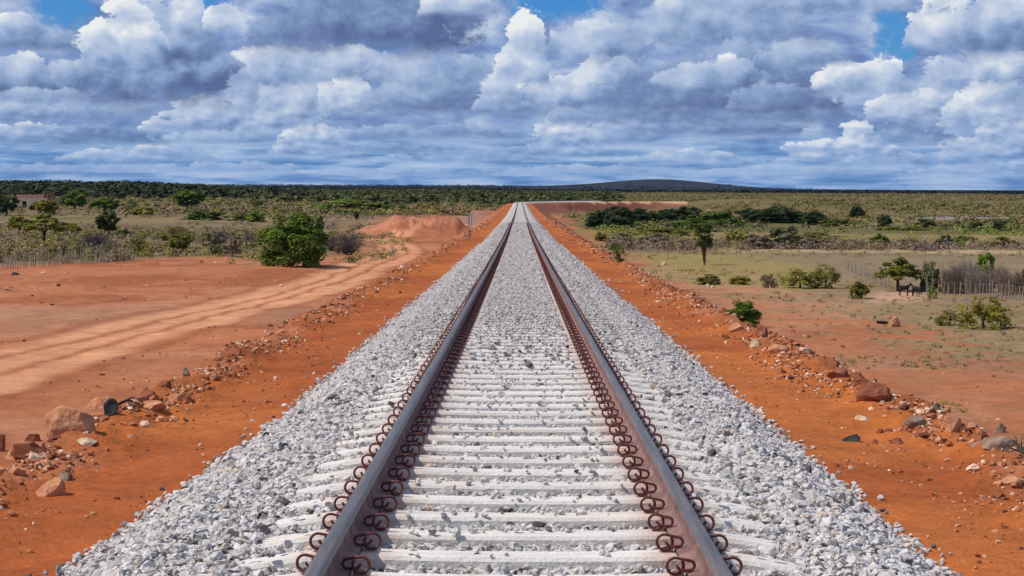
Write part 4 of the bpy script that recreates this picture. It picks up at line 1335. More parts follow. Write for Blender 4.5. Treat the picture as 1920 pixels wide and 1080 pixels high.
# ---- scrub and woods nobody could count
def scrub(name, label, seed, n, az_rng, d_rng, hgt, wid, tints, leaves=26, leaf=.30, skip=None, bias=1.0):
    rg = np.random.default_rng(seed)
    az = np.radians(rg.uniform(az_rng[0], az_rng[1], n))
    u = rg.random(n) ** bias
    d = d_rng[0] * (d_rng[1] / d_rng[0]) ** u
    x = d * np.tan(az); y = d
    keep = np.ones(n, bool)
    s, lat = track_coords(x, y)
    hs = land(x, y) - base_land(x, y)
    keep &= (np.abs(lat) > 16) & (hs < 1.0)
    dens = fbm(x, y, 70, 3)
    keep &= rg.random(n) < np.clip(.62 + 1.5 * dens, .06, 1)
    if skip is not None: keep &= ~skip(x, y)
    x, y = x[keep], y[keep]; n = len(x)
    z = land(x, y)
    h = rg.uniform(*hgt, n); w = rg.uniform(*wid, n)
    tints = np.array(tints)
    fld = fbm(x + 900, y, 110, 3) + rg.normal(0, .16, n)
    ti = np.clip(((fld + .45) / .9 * len(tints)).astype(int), 0, len(tints) - 1)
    tint = tints[ti] * rg.uniform(.75, 1.3, (n, 1)) * (1.0 if 'wood' in name else 1.14)
    k = leaves
    dv = rg.normal(size=(n, k, 3)); dv /= np.linalg.norm(dv, axis=2, keepdims=True)
    dv[..., 2] = np.abs(dv[..., 2]) * .9
    rr = rg.random((n, k, 1)) ** .4
    p = dv * rr * np.stack([w * .5, w * .5, h * .82], -1)[:, None, :]
    p[..., 2] += (h * .08)[:, None]
    p += np.stack([x, y, z + CZ], -1)[:, None, :]
    nr = dv + np.array([0, 0, .7]) + rg.normal(size=(n, k, 3)) * .25
    size = np.repeat((np.minimum(w, h) * leaf * 1.3)[:, None], k, 1) * rg.uniform(.6, 1.4, (n, k))
    v, f = leaf_quads(p.reshape(-1, 3), nr.reshape(-1, 3), size.ravel(), rg, 1.5)
    c = np.repeat(tint[:, None, :] * rg.uniform(.8, 1.22, (n, k, 1)), 4, axis=1).reshape(-1, 3)
    c4 = np.concatenate([c, np.ones((len(c), 1))], 1)
    me = mesh_np(name, v, f, False, {'tint': ('FLOAT_COLOR', c4)})
    global _scrub_mat
    if '_scrub_mat' not in globals():
        m, N, b = new_mat('scrub_leaves', 0.9, 0.05)
        N.l.new(attr(N, 'tint').outputs['Color'], b.inputs['Base Color'])
        _scrub_mat = m
    link(name, me, _scrub_mat, kind='stuff', label=label, cat='scrub')


def skip_left(x, y):
    return (x < 0) & ((soil_red(x, y) > .5) | (road_w(x, y) > .1))


def soil_red(x, y):
    c = soil_colours(x, y)
    return (c[..., 0] > 2.3 * c[..., 1]).astype(float)


OL, DG, YG, BR, GP, LG = (.155, .138, .042), (.062, .078, .028), (.205, .180, .042), (.220, .158, .095), (.220, .175, .140), (.120, .148, .036)
scrub('left_scrub', 'mixed dry and green scrub over the plain left of the track', 51, 4600, (-17, -2.0), (205, 640), (0.4, 1.5), (1.0, 3.2), [GP, BR, OL, GP, BR, OL, YG, BR], 60, .13, lambda x, y: soil_red(x, y) > .5)
scrub('left_brush', 'denser olive brush farther back on the left', 52, 4800, (-18, -0.6), (560, 1150), (1.0, 2.6), (2.5, 7), [OL, DG, BR, YG, OL, BR, DG, BR], 34, .21, lambda x, y: (np.hypot(x + 165, y - 715) < 18))
scrub('left_ridge_wood', 'dark wood covering the low rise on the left skyline', 53, 5600, (-19, -6.5), (900, 2300), (3.0, 6.0), (5, 11), [(.034, .044, .018), (.055, .060, .024), (.030, .040, .018), (.075, .066, .030), (.040, .050, .020)], 24, .28)
scrub('centre_wood', 'dark green wood behind the end of the track', 54, 5000, (-8, 3.0), (820, 3200), (2.0, 4.5), (5, 12), [(.040, .052, .018), (.075, .082, .026), (.060, .072, .022), (.095, .110, .030), (.085, .080, .030)], 22, .28)
scrub('right_slope_scrub', 'brown and olive scrub covering the long slope on the right', 55, 14000, (0.8, 18), (560, 2600), (0.8, 2.2), (2.5, 6.5), [OL, BR, (.190, .140, .052), OL, (.085, .090, .030), OL, (.225, .150, .075)], 26, .24, None, .8)
scrub('right_field_scrub', 'scattered low weeds over the dry fields on the right', 56, 2200, (3.2, 17), (190, 345), (0.2, 0.7), (0.6, 2.2), [YG, GP, OL, BR, OL], 30, .16, lambda x, y: (soil_red(x, y) > .5) | (np.hypot(x - 42, y - 205) < 9))
scrub('dry_tufts', 'short dry grass tufts over the near right field', 64, 1700, (6, 17), (90, 200), (0.12, 0.38), (0.25, .9), [YG, OL, (.24, .19, .09), OL, (.28, .22, .11)], 26, .20, lambda x, y: (soil_red(x, y) > .5) | (np.hypot(x - 42, y - 205) < 6))
scrub('hedge_scrub', 'dry brown brush making a long hedge across the right fields', 58, 900, (2.6, 17), (352, 396), (0.7, 2.7), (2.0, 4.6), [(.200, .145, .110), BR, (.185, .130, .100), OL, (.22, .165, .125)], 60, .10)
scrub('yellow_field', 'yellow green growth in the strip behind the hedge', 59, 1500, (2.6, 17), (395, 490), (0.6, 1.5), (2.5, 6), [YG, (.190, .190, .035), OL, (.150, .165, .035), YG], 34, .17)
scrub('valley_brush', 'green brush along the valley floor on the right', 60, 1100, (2.2, 17), (490, 585), (0.9, 2.4), (3, 8), [(.060, .080, .025), LG, OL, (.055, .070, .022), BR], 40, .18)
scrub('far_ridge_wood', 'dark wooded ridges along the far skyline', 57, 7000, (-19, 18), (2600, 8500), (4, 7), (14, 40), [(.018, .023, .012), (.026, .030, .015)], 14, .42)


# ------------------------------------------------------------------ rocks, rubble, small things
def rock_material(name, a, b_, c):
    m, N, b = new_mat(name, 0.92, 0.15)
    P = N.new('ShaderNodeTexCoord').outputs['Object']
    n1 = N.noise(P, 1.6, 6, 0.65); n2 = N.noise(P, 7, 5, 0.65)
    col = N.ramp(N.add(N.mul(n1, .65), N.mul(n2, .35)), [(0.32, a), (0.5, b_), (0.68, c)])
    N.l.new(col, b.inputs['Base Color'])
    bump(N, b, N.add(n2, N.mul(n1, .6)), 0.7, 0.08)
    return m


ROCK = {'orange': rock_material('orange_stone', (.30, .110, .052), (.50, .225, .118), (.64, .36, .22)),
        'red': rock_material('dark_red_stone', (.14, .048, .028), (.27, .092, .050), (.40, .17, .095)),
        'pale': rock_material('pale_stone', (.38, .22, .13), (.60, .42, .28), (.72, .56, .42)),
        'black': rock_material('black_stone', (.020, .020, .022), (.045, .043, .045), (.085, .078, .075)),
        'grey': rock_material('grey_brown_stone', (.14, .085, .060), (.28, .18, .13), (.42, .30, .22))}


def rock_mesh(seed, lx, ly, lz, cuts=13):
    """A broken block: a ball cut by random planes, roughened, lying partly in the ground."""
    import bmesh
    rg = random.Random(seed)
    bm = bmesh.new()
    bmesh.ops.create_icosphere(bm, subdivisions=4, radius=1.0)
    planes = []
    for k in range(cuts):
        n = Vector((rg.gauss(0, 1), rg.gauss(0, 1), rg.gauss(0, .8))).normalized()
        planes.append((n, rg.uniform(.42, .78)))
    off = Vector((seed * 3.1, seed * 1.7, 0))
    for v in bm.verts:
        p = v.co.copy()
        for n, d in planes:
            e = p.dot(n) - d
            if e > 0: p -= n * e * .94
        p *= 1 + .12 * mnoise.noise(p * 1.7 + off) + .06 * mnoise.noise(p * 5 + off) + .03 * mnoise.noise(p * 12 + off)
        v.co = Vector((p.x * lx * .62, p.y * ly * .62, p.z * lz * .8))
    me = bpy.data.meshes.new('rock'); bm.to_mesh(me); bm.free()
    me.polygons.foreach_set('use_smooth', [True] * len(me.polygons))
    return me


def rock(seed, px, py, wpx, hpx, mat, label, name='boulder', deep=.8, rot=None, sink=.36, xy=None, tilt=0.0):
    """A rock whose foot is seen at px, py."""
    x, y, z = at(px, py) if xy is None else (xy[0], xy[1], float(land(*xy)))
    w = wpx * y / F; h = hpx * y / F
    o = link(name, rock_mesh(seed, w, w * deep, h * 1.15), ROCK[mat], label=label, cat='rock')
    y += w * deep * .3
    o.location = (x, y, z + CZ + h * (.5 - sink) * .9)
    o.rotation_euler = (0, tilt, rot if rot is not None else 0)
    return o


ROCKS = [
    (1, 132, 808, 96, 46, 'orange', 'largest orange boulder on the left edge of the embankment, flat topped'),
    (2, 208, 780, 30, 30, 'black', 'black stone leaning between orange boulders on the left edge'),
    (3, 190, 772, 56, 30, 'orange', 'orange boulder just behind the black stone on the left edge'),
    (4, 262, 754, 58, 20, 'red', 'dark red flat rock right of the black stone on the left edge'),
    (5, 288, 766, 56, 16, 'orange', 'long low orange slab right of the black stone'),
    (6, 92, 932, 78, 40, 'orange', 'orange boulder lowest on the left orange shoulder'),
    (7, 30, 862, 52, 30, 'orange', 'tilted orange slab near the left edge of the photo'),
    (8, 64, 868, 38, 24, 'pale', 'small pale orange stone right beside the tilted slab'),
    (9, 60, 828, 34, 24, 'red', 'dark red stone left below the largest orange boulder'),
    (10, 2, 846, 20, 34, 'red', 'dark stone cut by the left edge of the photo'),
    (11, 118, 902, 36, 18, 'grey', 'brown stone behind the lowest orange boulder'),
    (12, 348, 704, 18, 13, 'grey', 'single grey brown stone on the red dirt above the rubble edge'),
    (13, 446, 668, 20, 14, 'red', 'small dark red rock on the left rubble edge, farther up'),
    (14, 160, 835, 46, 14, 'pale', 'flat pale stone below the largest orange boulder'),
    (15, 400, 712, 26, 14, 'orange', 'orange stone on the left rubble edge near the orange shoulder'),
    (16, 330, 752, 30, 16, 'orange', 'small orange block at the right end of the long slab'),
    (17, 270, 800, 24, 11, 'pale', 'small pale stone on the left slope toward the ballast'),
    (18, 245, 822, 22, 10, 'orange', 'small orange stone lying on the bare left shoulder'),
    (20, 1650, 752, 70, 46, 'red', 'big dark sided boulder on the right rubble edge'),
    (21, 1570, 708, 36, 24, 'red', 'dark red block on the right rubble edge above the big boulder'),
    (22, 1720, 798, 46, 28, 'grey', 'brown boulder right below the big dark boulder'),
    (23, 1757, 772, 24, 18, 'grey', 'small round grey brown stone on the right edge'),
    (24, 1785, 808, 46, 28, 'orange', 'orange boulder right of the brown one on the right edge'),
    (25, 1872, 842, 96, 30, 'grey', 'large flat brown slab at the right edge of the photo'),
    (26, 1878, 812, 24, 28, 'grey', 'upright pointed stone standing behind the large flat slab'),
    (27, 1600, 828, 36, 16, 'black', 'black stone alone on the right orange shoulder'),
    (28, 1685, 834, 26, 12, 'red', 'small dark stone right of the black stone on the right shoulder'),
    (29, 1640, 832, 14, 8, 'red', 'tiny dark stone between the black stone and its neighbour'),
    (30, 1900, 908, 46, 24, 'orange', 'orange stone low on the right shoulder by the photo edge'),
    (31, 1460, 660, 36, 20, 'orange', 'orange boulder just below the dark green bush on the right edge'),
    (32, 1430, 632, 34, 20, 'red', 'dark red rock right beside the dark green bush'),
    (33, 1420, 650, 26, 14, 'pale', 'pale stone left of the orange boulder below the bush'),
    (34, 1378, 622, 30, 16, 'orange', 'orange rock directly left of the dark green bush'),
    (35, 1262, 548, 18, 10, 'red', 'dark red rock on the right edge, farther up the line'),
    (36, 1312, 566, 20, 10, 'red', 'dark rock on red dirt left of the green bush'),
    (38, 1620, 790, 26, 12, 'pale', 'pale stone on the slope below the big dark boulder'),
    (39, 1300, 980, 0, 0, None, None),
]
for r in ROCKS:
    if r[6]: rock(*r, rot=random.Random(r[0]).uniform(-.5, .5))
rock(50, 1676, 613, 26, 18, 'orange', 'round orange boulder out on the red dirt beside a dark log')
rock(51, 1246, 497, 12, 10, 'pale', 'white stone standing in the dry field between the track and the palm')
rock(52, 1486, 624, 12, 6, 'red', 'small dark stone lying on red dirt right of the green bush')
rock(53, 1582, 652, 12, 6, 'red', 'small dark stone lying in the middle of the right red dirt')
rock(54, 25, 516, 16, 7, 'black', 'black stone at the far left red dirt near the stick fence')
rock(55, 80, 513, 10, 5, 'pale', 'pale stone right of the black stone near the stick fence')
rock(56, 527, 538, 10, 6, 'pale', 'small pale stone on red dirt below the big dense green bush')
rock(57, 1328, 538, 9, 6, 'pale', 'pale stone in front of the low olive weeds, left one', 'field_stone')
rock(58, 1336, 540, 8, 5, 'pale', 'pale stone in front of the low olive weeds, right one', 'field_stone')
rock(59, 1056, 598, 8, 12, 'black', 'black lump lying against the inner side of the right rail', xy=(0.66, 27.2))


def rubble(name, label, seed, spots, stops, flat=.7):
    rg = np.random.default_rng(seed)
    P, S = [], []
    for (s0, s1, n, l0, l1, spread, sz) in spots:
        s = s0 * (s1 / s0) ** rg.random(n)
        lat = rg.uniform(l0, l1, n) + rg.normal(0, spread, n)
        cl = fbm(lat * 3, s, 1.4, 3)
        k = rg.random(n) < np.clip(.5 + 2.2 * cl, .05, 1)
        s, lat = s[k], lat[k]
        x, y = track_point(s, lat); z = land(x, y)
        size = np.minimum(sz * rg.lognormal(0, .48, len(s)) * (1 + s / 250), .24)
        P.append(np.stack([x, y, z + CZ + size * .12], -1)); S.append(size)
    m = stone_material(name + '_stone', stops)
    stones(name, np.concatenate(P), np.concatenate(S), m, label, 'rubble', flat, seed)


SOILS = [(0.0, (.12, .042, .026)), (0.20, (.28, .090, .040)), (0.50, (.42, .150, .066)), (0.74, (.54, .26, .140)), (0.88, (.68, .46, .31)), (1.0, (.78, .64, .50))]
rubble('left_rubble', 'orange and pale rubble heaped along the left edge of the embankment', 61,
       [(10, 60, 15000, -4.9, -3.7, .16, .030), (10, 60, 1800, -4.0, -2.8, .2, .018), (60, 300, 3600, -5.2, -3.7, .2, .045), (12, 45, 130, -4.8, -3.9, .2, .085), (14, 70, 2500, -6.5, -4.6, .3, .045)], SOILS)
rubble('right_rubble', 'orange and pale rubble heaped along the right edge of the embankment', 62,
       [(10, 60, 15000, 3.6, 4.9, .16, .030), (10, 60, 2200, 2.8, 4.0, .2, .018), (60, 300, 3600, 3.7, 5.2, .2, .045), (12, 45, 110, 3.9, 4.8, .2, .085), (14, 70, 2500, 4.6, 6.5, .3, .045)], SOILS)


def ground_pebbles():
    rg = np.random.default_rng(63)
    n = 9000
    az = np.radians(rg.uniform(-16.5, 16.5, n)); d = 45 * (330 / 45) ** rg.random(n)
    x = d * np.tan(az); y = d
    k = (soil_red(x, y) > .5) & (np.abs(x) > 6) & (road_w(x, y) < .3) & (rg.random(n) < np.clip(.45 + 2 * fbm(x, y, 8, 3), .03, 1))
    x, y = x[k], y[k]
    P = np.stack([x, y, land(x, y) + CZ + .01], -1)
    S = .085 * rg.lognormal(0, .5, len(x)) * (1 + y / 400)
    stones('dirt_clods', P, S, stone_material('clod', SOILS), 'clods and small stones strewn over the red dirt', 'clods', .6, 63)


ground_pebbles()


# ---- dead wood
WOOD = bark_material('grey_dead_wood', (.10, .075, .055), (.30, .23, .17))
DARKWOOD = bark_material('charred_wood', (.020, .016, .014), (.060, .045, .038))


def branch_thing(name, px, py, paths, mat, label, cat):
    x, y, z = at(px, py)
    k = y / F
    V, Fc = tube_arrays([([tuple(c * k for c in p) for p in pts], [r * k for r in rad]) for pts, rad in paths])
    o = link(name, mesh_np(name, V, Fc, True), mat, label=label, cat=cat)
    o.location = (x, y, z + CZ)
    return o


branch_thing('dry_branch', 1908, 852, [([(14, 0, 0), (2, -6, 5), (-14, -12, 10), (-26, -14, 20)], [3, 2.6, 2, .8]), ([(2, -6, 5), (-4, -10, 20), (-8, -12, 34)], [2, 1.5, .6]), ([(6, -4, 3), (4, -8, 22), (8, -10, 40)], [2, 1.4, .5]),
    ([(-8, -10, 8), (-20, -16, 4), (-34, -20, 8)], [1.6, 1.2, .5])], WOOD, 'forked pale dry branch lying on the rubble at the right edge of the photo', 'branch')
branch_thing('charred_branch', 226, 770, [([(-18, 0, 4), (0, 2, 14), (14, 4, 20), (34, 6, 12)], [2.4, 3.2, 2.6, 1.0]), ([(10, 4, 18), (20, 8, 24), (30, 8, 22)], [1.8, 1.4, .6])], DARKWOOD, 'black charred branch on the left rubble beside the black stone', 'branch')
branch_thing('dark_log', 1662, 608, [([(-18, 0, 4), (-4, 2, 3), (8, 3, 2)], [2.6, 3.0, 2.0])], DARKWOOD, 'short dark log left of the round orange boulder on red dirt', 'log')


# ---- fences of sticks
def stick_fence(name, line, n, hpx, label, mat, seed, rails=2):
    rg = random.Random(seed)
    t = bpy.data.objects.new(name, None); COL.objects.link(t)
    P = [at(*p) for p in line]
    x0, y0, z0 = P[0]
    t.location = (x0, y0, z0 + CZ); t['label'] = label; t['category'] = 'fence'
    seg = [math.hypot(P[i + 1][0] - P[i][0], P[i + 1][1] - P[i][1]) for i in range(len(P) - 1)]
    tot = sum(seg)
    def along(u):
        d = u * tot
        for i, L in enumerate(seg):
            if d <= L or i == len(seg) - 1:
                f = d / L
                return P[i][0] * (1 - f) + P[i + 1][0] * f, P[i][1] * (1 - f) + P[i + 1][1] * f
            d -= L
    tops = []
    for k in range(n):
        x, y = along((k + rg.uniform(-.3, .3)) / n if 0 < k < n - 1 else k / (n - 1))
        z = float(land(x, y)); h = hpx * y / F * rg.uniform(.65, 1.12); r = rg.uniform(.035, .065)
        lx, ly = rg.gauss(0, .05), rg.gauss(0, .05)
        V, Fc = tube_arrays([([(0, 0, -.1), (lx * .5 + rg.gauss(0, .02), ly * .5, h * .5), (lx, ly, h)], [r * 1.1, r, r * .75])])
        q = link('post', mesh_np('post', V, Fc, True), mat, parent=t)
        q.location = (x - x0, y - y0, z - z0)
        tops.append((x - x0, y - y0, z - z0))
    for j in range(rails):
        f = .45 + .35 * j
        V, Fc = tube_arrays([([(a, b, c + f * hpx * y0 / F * .9) for a, b, c in tops], [.012] * len(tops))])
        link('wire', mesh_np('wire', V, Fc, True), WOOD, parent=t)
    return t


POST = bark_material('weathered_posts', (.16, .125, .095), (.44, .37, .30))
stick_fence('stick_fence', [(-130, 517), (0, 505), (120, 497), (250, 486)], 90, 34, 'weathered stick fence with uneven posts at the far left of the red dirt', POST, 5)
stick_fence('post_fence', [(1738, 553), (1830, 556), (1990, 566)], 34, 32, 'fence of pale uneven posts in front of the bare thicket at right', POST, 6)
stick_fence('field_fence', [(1585, 506), (1640, 530), (1672, 544), (1700, 549)], 30, 24, 'grey stick fence running back into the field left of the spreading tree', POST, 7)
stick_fence('hedge_fence', [(1345, 466), (1420, 467), (1560, 467), (1760, 468), (1960, 470)], 96, 13, 'long thin stick fence along the dry hedge across the far field', POST, 8, 1)


# ---- marker post beside the track
def marker_post():
    x, y, z = at(879, 449)
    k = y / F
    m, N, b = new_mat('grey_painted_post', 0.7, 0.3)
    N.l.new(N.ramp(N.noise(world_pos(N), 5, 4, .6), [(.3, (.15, .14, .15)), (.7, (.30, .28, .28))]), b.inputs['Base Color'])
    t = bpy.data.objects.new('marker_post', None); COL.objects.link(t); t.location = (x, y, z + CZ)
    t['label'] = 'tall thin grey marker post on the left edge of the embankment far along the track'; t['category'] = 'post'
    V, Fc = tube_arrays([([(0, 0, -.3), (0, 0, 25 * k), (0, 0, 50 * k)], [1.7 * k, 1.6 * k, 1.5 * k])])
    link('pole', mesh_np('pole', V, Fc, False), m, parent=t)
    vs = [(a * 2.6 * k, b_ * .5 * k - 2.2 * k, c) for a in (-1, 1) for b_ in (-1, 1) for c in (24 * k, 50.5 * k)]
    me = bpy.data.meshes.new('plate'); me.from_pydata(vs, [], [(0, 1, 3, 2), (4, 6, 7, 5), (0, 4, 5, 1), (2, 3, 7, 6), (1, 5, 7, 3), (0, 2, 6, 4)])
    pm, N, b = new_mat('pale_plate', 0.6, 0.3)
    N.l.new(N.ramp(N.noise(world_pos(N), 6, 4, .6), [(.3, (.40, .36, .36)), (.7, (.55, .50, .49))]), b.inputs['Base Color'])
    pl = link('plate', me, pm, parent=t); pl.location = (2.6 * k, 0, 0); pl.rotation_euler = (0, 0, R(62))


marker_post()


# ---- ruined house on the far left
def box_mesh(name, x0, x1, y0, y1, z0, z1, holes=()):
    vs = [(x0, y0, z0), (x1, y0, z0), (x1, y1, z0), (x0, y1, z0), (x0, y0, z1), (x1, y0, z1), (x1, y1, z1), (x0, y1, z1)]
    me = bpy.data.meshes.new(name)
    me.from_pydata(vs, [], [(0, 1, 5, 4), (1, 2, 6, 5), (2, 3, 7, 6), (3, 0, 4, 7), (4, 5, 6, 7), (3, 2, 1, 0)])
    return me


def wall_with_openings(name, w, h, th, ops, top_wobble=0.0, seed=1):
    """Front wall of real thickness, cut by rectangular openings."""
    xs = sorted({0, w, *[o[0] for o in ops], *[o[1] for o in ops], *np.linspace(0, w, 13)})
    zs = sorted({0, h, *[o[2] for o in ops], *[o[3] for o in ops]})
    rg = random.Random(seed)
    tz = {x: (rg.uniform(-top_wobble, top_wobble * .4)) for x in xs}
    solid = lambda i, j: not any(o[0] - 1e-6 <= xs[i] and xs[i + 1] <= o[1] + 1e-6 and o[2] - 1e-6 <= zs[j] and zs[j + 1] <= o[3] + 1e-6 for o in ops)
    vs, fs = [], []
    zz = lambda x, z: z + (tz[x] if z == h else 0)
    for i in range(len(xs) - 1):
        for j in range(len(zs) - 1):
            if not solid(i, j): continue
            b = len(vs)
            for y in (0, th):
                vs += [(xs[i], y, zz(xs[i], zs[j])), (xs[i + 1], y, zz(xs[i + 1], zs[j])), (xs[i + 1], y, zz(xs[i + 1], zs[j + 1])), (xs[i], y, zz(xs[i], zs[j + 1]))]
            fs += [(b, b + 1, b + 2, b + 3), (b + 7, b + 6, b + 5, b + 4)]
            if j == len(zs) - 2 or not solid(i, j + 1): fs.append((b + 3, b + 2, b + 6, b + 7))
            if i == 0 or not solid(i - 1, j): fs.append((b + 4, b, b + 3, b + 7))
            if i == len(xs) - 2 or not solid(i + 1, j): fs.append((b + 1, b + 5, b + 6, b + 2))
            if j == 0 or not solid(i, j - 1): fs.append((b, b + 4, b + 5, b + 1))
    me = bpy.data.meshes.new(name); me.from_pydata(vs, [], fs)
    return me


def ruined_house():
    x, y, z = at(28, 390)
    k = y / F
    wm, N, b = new_mat('cream_plaster', 0.95, 0.1)
    N.l.new(N.ramp(N.noise(world_pos(N), .7, 6, .65), [(.3, (.34, .24, .17)), (.5, (.52, .42, .31)), (.7, (.62, .52, .40))]), b.inputs['Base Color'])
    bm_, N, b = new_mat('bare_brick', 0.95, 0.1)
    N.l.new(N.ramp(N.noise(world_pos(N), 1.2, 6, .65), [(.3, (.20, .085, .055)), (.7, (.36, .17, .11))]), b.inputs['Base Color'])
    rm, N, b = new_mat('dark_roof_tiles', 0.9, 0.1)
    N.l.new(N.ramp(N.noise(world_pos(N), 1.5, 6, .65), [(.3, (.075, .045, .035)), (.7, (.20, .105, .075))]), b.inputs['Base Color'])
    t = bpy.data.objects.new('ruined_house', None); COL.objects.link(t); t.location = (x, y, z + CZ - .2)
    t['label'] = 'low ruined cream house with red brick tower among trees at far left'; t['category'] = 'house'
    w, h = 60 * k, 20 * k
    link('wall', wall_with_openings('wall', w, h, .4, [(14 * k, 22 * k, 2 * k, 14 * k), (34 * k, 39 * k, 6 * k, 12 * k), (48 * k, 52 * k, 6 * k, 12 * k)], .5, 3), wm, parent=t)
    o = link('wall', box_mesh('wall', 0, .4, .41, 7, 0, h * .9), wm, parent=t)
    o = link('wall', box_mesh('wall', 0.41, w - .41, 6.6, 7, 0, h * .9), wm, parent=t)
    o = link('wall', box_mesh('wall', w - .4, w, .41, 7, 0, h * .9), wm, parent=t)
    me = bpy.data.meshes.new('roof'); me.from_pydata([(-.3, .45, h * .92), (w * .86, .45, h * .92), (w * .86, 3.6, h * 1.32), (-.3, 3.6, h * 1.32), (-.3, 7.3, h * .88), (w * .86, 7.3, h * .88)], [], [(0, 1, 2, 3), (3, 2, 5, 4)])
    so = link('roof', me, rm, parent=t); md = so.modifiers.new('thick', 'SOLIDIFY'); md.thickness = .15
    link('tower', wall_with_openings('tower', 12 * k, 29 * k, 2.4, [(4 * k, 8 * k, 19 * k, 25 * k)], .7, 9), bm_, parent=t).location = (w + .01, -.4, 0)
    link('side_wall', wall_with_openings('side_wall', 9 * k, 23 * k, .4, [(3 * k, 6 * k, 11 * k, 17 * k)], .9, 12), wm, parent=t).location = (w + 12 * k + .02, .6, 0)


ruined_house()


def white_wall():
    m, N, b = new_mat('whitewashed_wall', 0.9, 0.1)
    N.l.new(N.ramp(N.noise(world_pos(N), .5, 5, .6), [(.3, (.70, .64, .58)), (.7, (.84, .79, .73))]), b.inputs['Base Color'])
    x, y, z = at(1716, 413); x2 = x + 176 * y / F
    n = 22
    vs, fs = [], []
    for i in range(n + 1):
        u = i / n
        xx = (x2 - x) * u; g = float(land(x + xx, y)) - z; top = g + (5.5 if i > 7 or i % 3 else 4.6) * y / F
        vs += [(xx, 0, g - .5), (xx, .3, g - .5), (xx, .3, top), (xx, 0, top)]
    for i in range(n):
        a, b2 = i * 4, i * 4 + 4
        for q in range(4):
            q2 = (q + 1) % 4
            fs.append((a + q, a + q2, b2 + q2, b2 + q))
    fs += [(0, 3, 2, 1), (n * 4, n * 4 + 1, n * 4 + 2, n * 4 + 3)]
    me = bpy.data.meshes.new('white_wall'); me.from_pydata(vs, [], fs)
    o = link('white_wall', me, m, kind='thing', label='long low white wall among the dark trees far off on the right', cat='wall')
    o.location = (x, y, z + CZ)


white_wall()


def white_hut():
    """Small pale building at the end of the pale road beyond the red bank."""
    m, N, b = new_mat('pale_hut_wall', 0.9, 0.1)
    N.l.new(N.ramp(N.noise(world_pos(N), .8, 4, .6), [(.3, (.60, .57, .52)), (.7, (.76, .73, .68))]), b.inputs['Base Color'])
    rm, N, b = new_mat('hut_roof', 0.9, 0.1)
    N.l.new(N.ramp(N.noise(world_pos(N), .8, 4, .6), [(.3, (.30, .24, .20)), (.7, (.44, .36, .30))]), b.inputs['Base Color'])
    y = 900.0; x = (1319 - 974) / F * y; z = float(land(x, y)); k = y / F
    t = bpy.data.objects.new('white_hut', None); COL.objects.link(t); t.location = (x, y, z + CZ); t['label'] = 'tiny white hut at the right end of the pale road beyond the red bank'; t['category'] = 'hut'
    h = 1.7
    link('wall', wall_with_openings('wall', 7 * k, h, 3.0, [(2.4 * k, 3.8 * k, 0, 1.3)], .0, 2), m, parent=t)
    me = bpy.data.meshes.new('roof'); me.from_pydata([(-.3, -.3, h + .02), (7 * k + .3, -.3, h + .02), (7 * k + .3, 1.5, h + .5), (-.3, 1.5, h + .5), (-.3, 3.3, h + .02), (7 * k + .3, 3.3, h + .02)], [], [(0, 1, 2, 3), (3, 2, 5, 4), (0, 3, 4), (1, 5, 2)])
    link('roof', me, rm, parent=t)


white_hut()


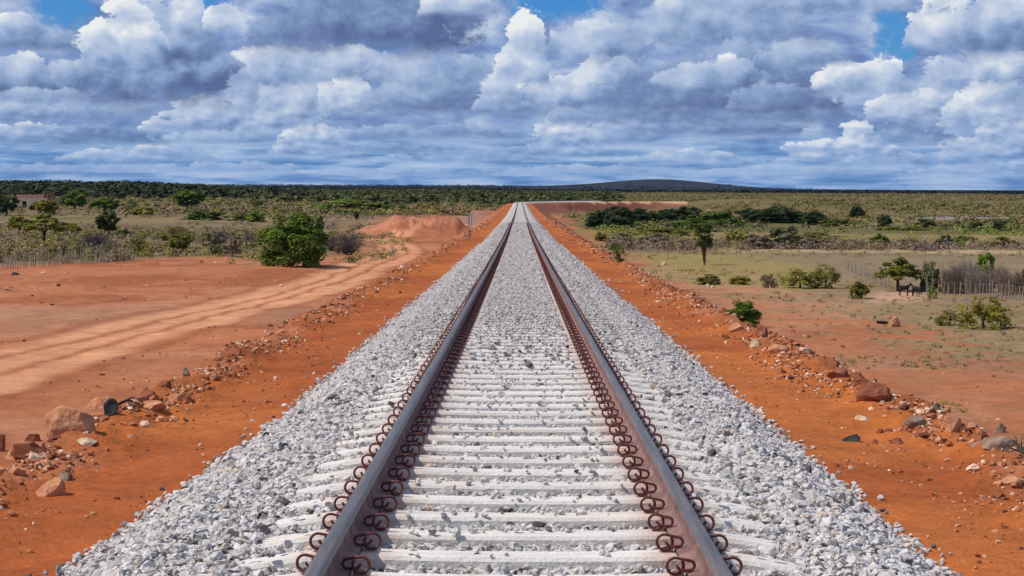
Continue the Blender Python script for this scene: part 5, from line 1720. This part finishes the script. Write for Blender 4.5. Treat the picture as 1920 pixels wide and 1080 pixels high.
# ---- two dark animals in the shade of the spreading tree
def donkey(px, py, face, label, seed, grazing=False):
    x, y, z = at(px, py)
    s = 1.0
    #   joints: x forward, z up
    J = {'rump': (-.42, 0, .92), 'hip': (-.30, 0, .90), 'mid': (0, 0, .86), 'shoulder': (.32, 0, .90), 'neck': (.50, 0, 1.02), 'poll': (.68, 0, 1.22), 'face': (.82, 0, 1.10), 'muzzle': (.93, 0, .96), 'tail': (-.50, 0, .80), 'tailend': (-.54, 0, .42)}
    if grazing:
        J['neck'] = (.52, 0, .84); J['poll'] = (.72, 0, .62); J['face'] = (.80, 0, .42); J['muzzle'] = (.84, 0, .24)
    Rr = {'rump': .15, 'hip': .20, 'mid': .22, 'shoulder': .19, 'neck': .12, 'poll': .095, 'face': .075, 'muzzle': .055, 'tail': .03, 'tailend': .025}
    E = [('rump', 'hip'), ('hip', 'mid'), ('mid', 'shoulder'), ('shoulder', 'neck'), ('neck', 'poll'), ('poll', 'face'), ('face', 'muzzle'), ('rump', 'tail'), ('tail', 'tailend')]
    for sd, nm in ((-1, 'l'), (1, 'r')):
        st = .05 * sd
        for key, p, r in ((f'fs{nm}', (.34, .10 * sd, .68), .085), (f'fk{nm}', (.35 + st, .10 * sd, .40), .055), (f'ff{nm}', (.34 + st, .10 * sd, .10), .042), (f'fh{nm}', (.37 + st, .10 * sd, .02), .042),
                          (f'hs{nm}', (-.30, .11 * sd, .66), .11), (f'hk{nm}', (-.44 - st, .11 * sd, .42), .062), (f'hf{nm}', (-.42 - st, .11 * sd, .11), .044), (f'hh{nm}', (-.39 - st, .11 * sd, .02), .044)):
            J[key] = p; Rr[key] = r
        E += [('shoulder', f'fs{nm}'), (f'fs{nm}', f'fk{nm}'), (f'fk{nm}', f'ff{nm}'), (f'ff{nm}', f'fh{nm}'), ('hip', f'hs{nm}'), (f'hs{nm}', f'hk{nm}'), (f'hk{nm}', f'hf{nm}'), (f'hf{nm}', f'hh{nm}')]
        pl = J['poll']
        J[f'e1{nm}'] = (pl[0] - .01, .06 * sd, pl[2] + .09); J[f'e2{nm}'] = (pl[0] - .03, .10 * sd, pl[2] + .23); Rr[f'e1{nm}'] = .028; Rr[f'e2{nm}'] = .014
        E += [('poll', f'e1{nm}'), (f'e1{nm}', f'e2{nm}')]
    names = list(J); idx = {n: i for i, n in enumerate(names)}
    me = bpy.data.meshes.new('donkey'); me.from_pydata([J[n] for n in names], [(idx[a], idx[b]) for a, b in E], [])
    m, N, b = new_mat('dark_hide', 0.8, 0.2)
    N.l.new(N.ramp(N.noise(world_pos(N), 3, 4, .6), [(.3, (.012, .010, .010)), (.7, (.035, .026, .022))]), b.inputs['Base Color'])
    o = link('donkey', me, m, label=label, cat='animal')
    sk = o.modifiers.new('skin', 'SKIN'); sk.use_smooth_shade = True
    for n in names:
        v = me.skin_vertices[0].data[idx[n]]; v.radius = (Rr[n], Rr[n])
    me.skin_vertices[0].data[idx['hip']].use_root = True
    sub = o.modifiers.new('soft', 'SUBSURF'); sub.levels = sub.render_levels = 2
    o.location = (x, y, z + CZ); o.rotation_euler = (0, 0, face); o.scale = (1.05,) * 3


donkey(1695, 555, R(0), 'dark donkey standing side on in the shade of the spreading tree, left of another', 1)
donkey(1717, 556, R(-62), 'dark donkey turned toward the camera, right of the one standing side on', 2, True)


# ------------------------------------------------------------------ thin haze of the distance
def haze():
    x0, x1, y0, y1, z0, z1 = -12600, 12600, -60, 13400, -3.0, 70.0
    o = link('haze', box_mesh('haze', x0, x1, y0, y1, z0, z1), kind='stuff', label='thin blue haze over the distant land', cat='haze')
    m = bpy.data.materials.new('haze_air'); m.use_nodes = True
    N = NT(m.node_tree); N.n.clear()
    out = N.new('ShaderNodeOutputMaterial'); v = N.new('ShaderNodeVolumePrincipled')
    v.inputs['Color'].default_value = (.24, .40, 1.0, 1); v.inputs['Density'].default_value = 1.3e-5
    v.inputs['Anisotropy'].default_value = 0.0
    N.l.new(v.outputs[0], out.inputs['Volume'])
    o.data.materials.append(m)


haze()
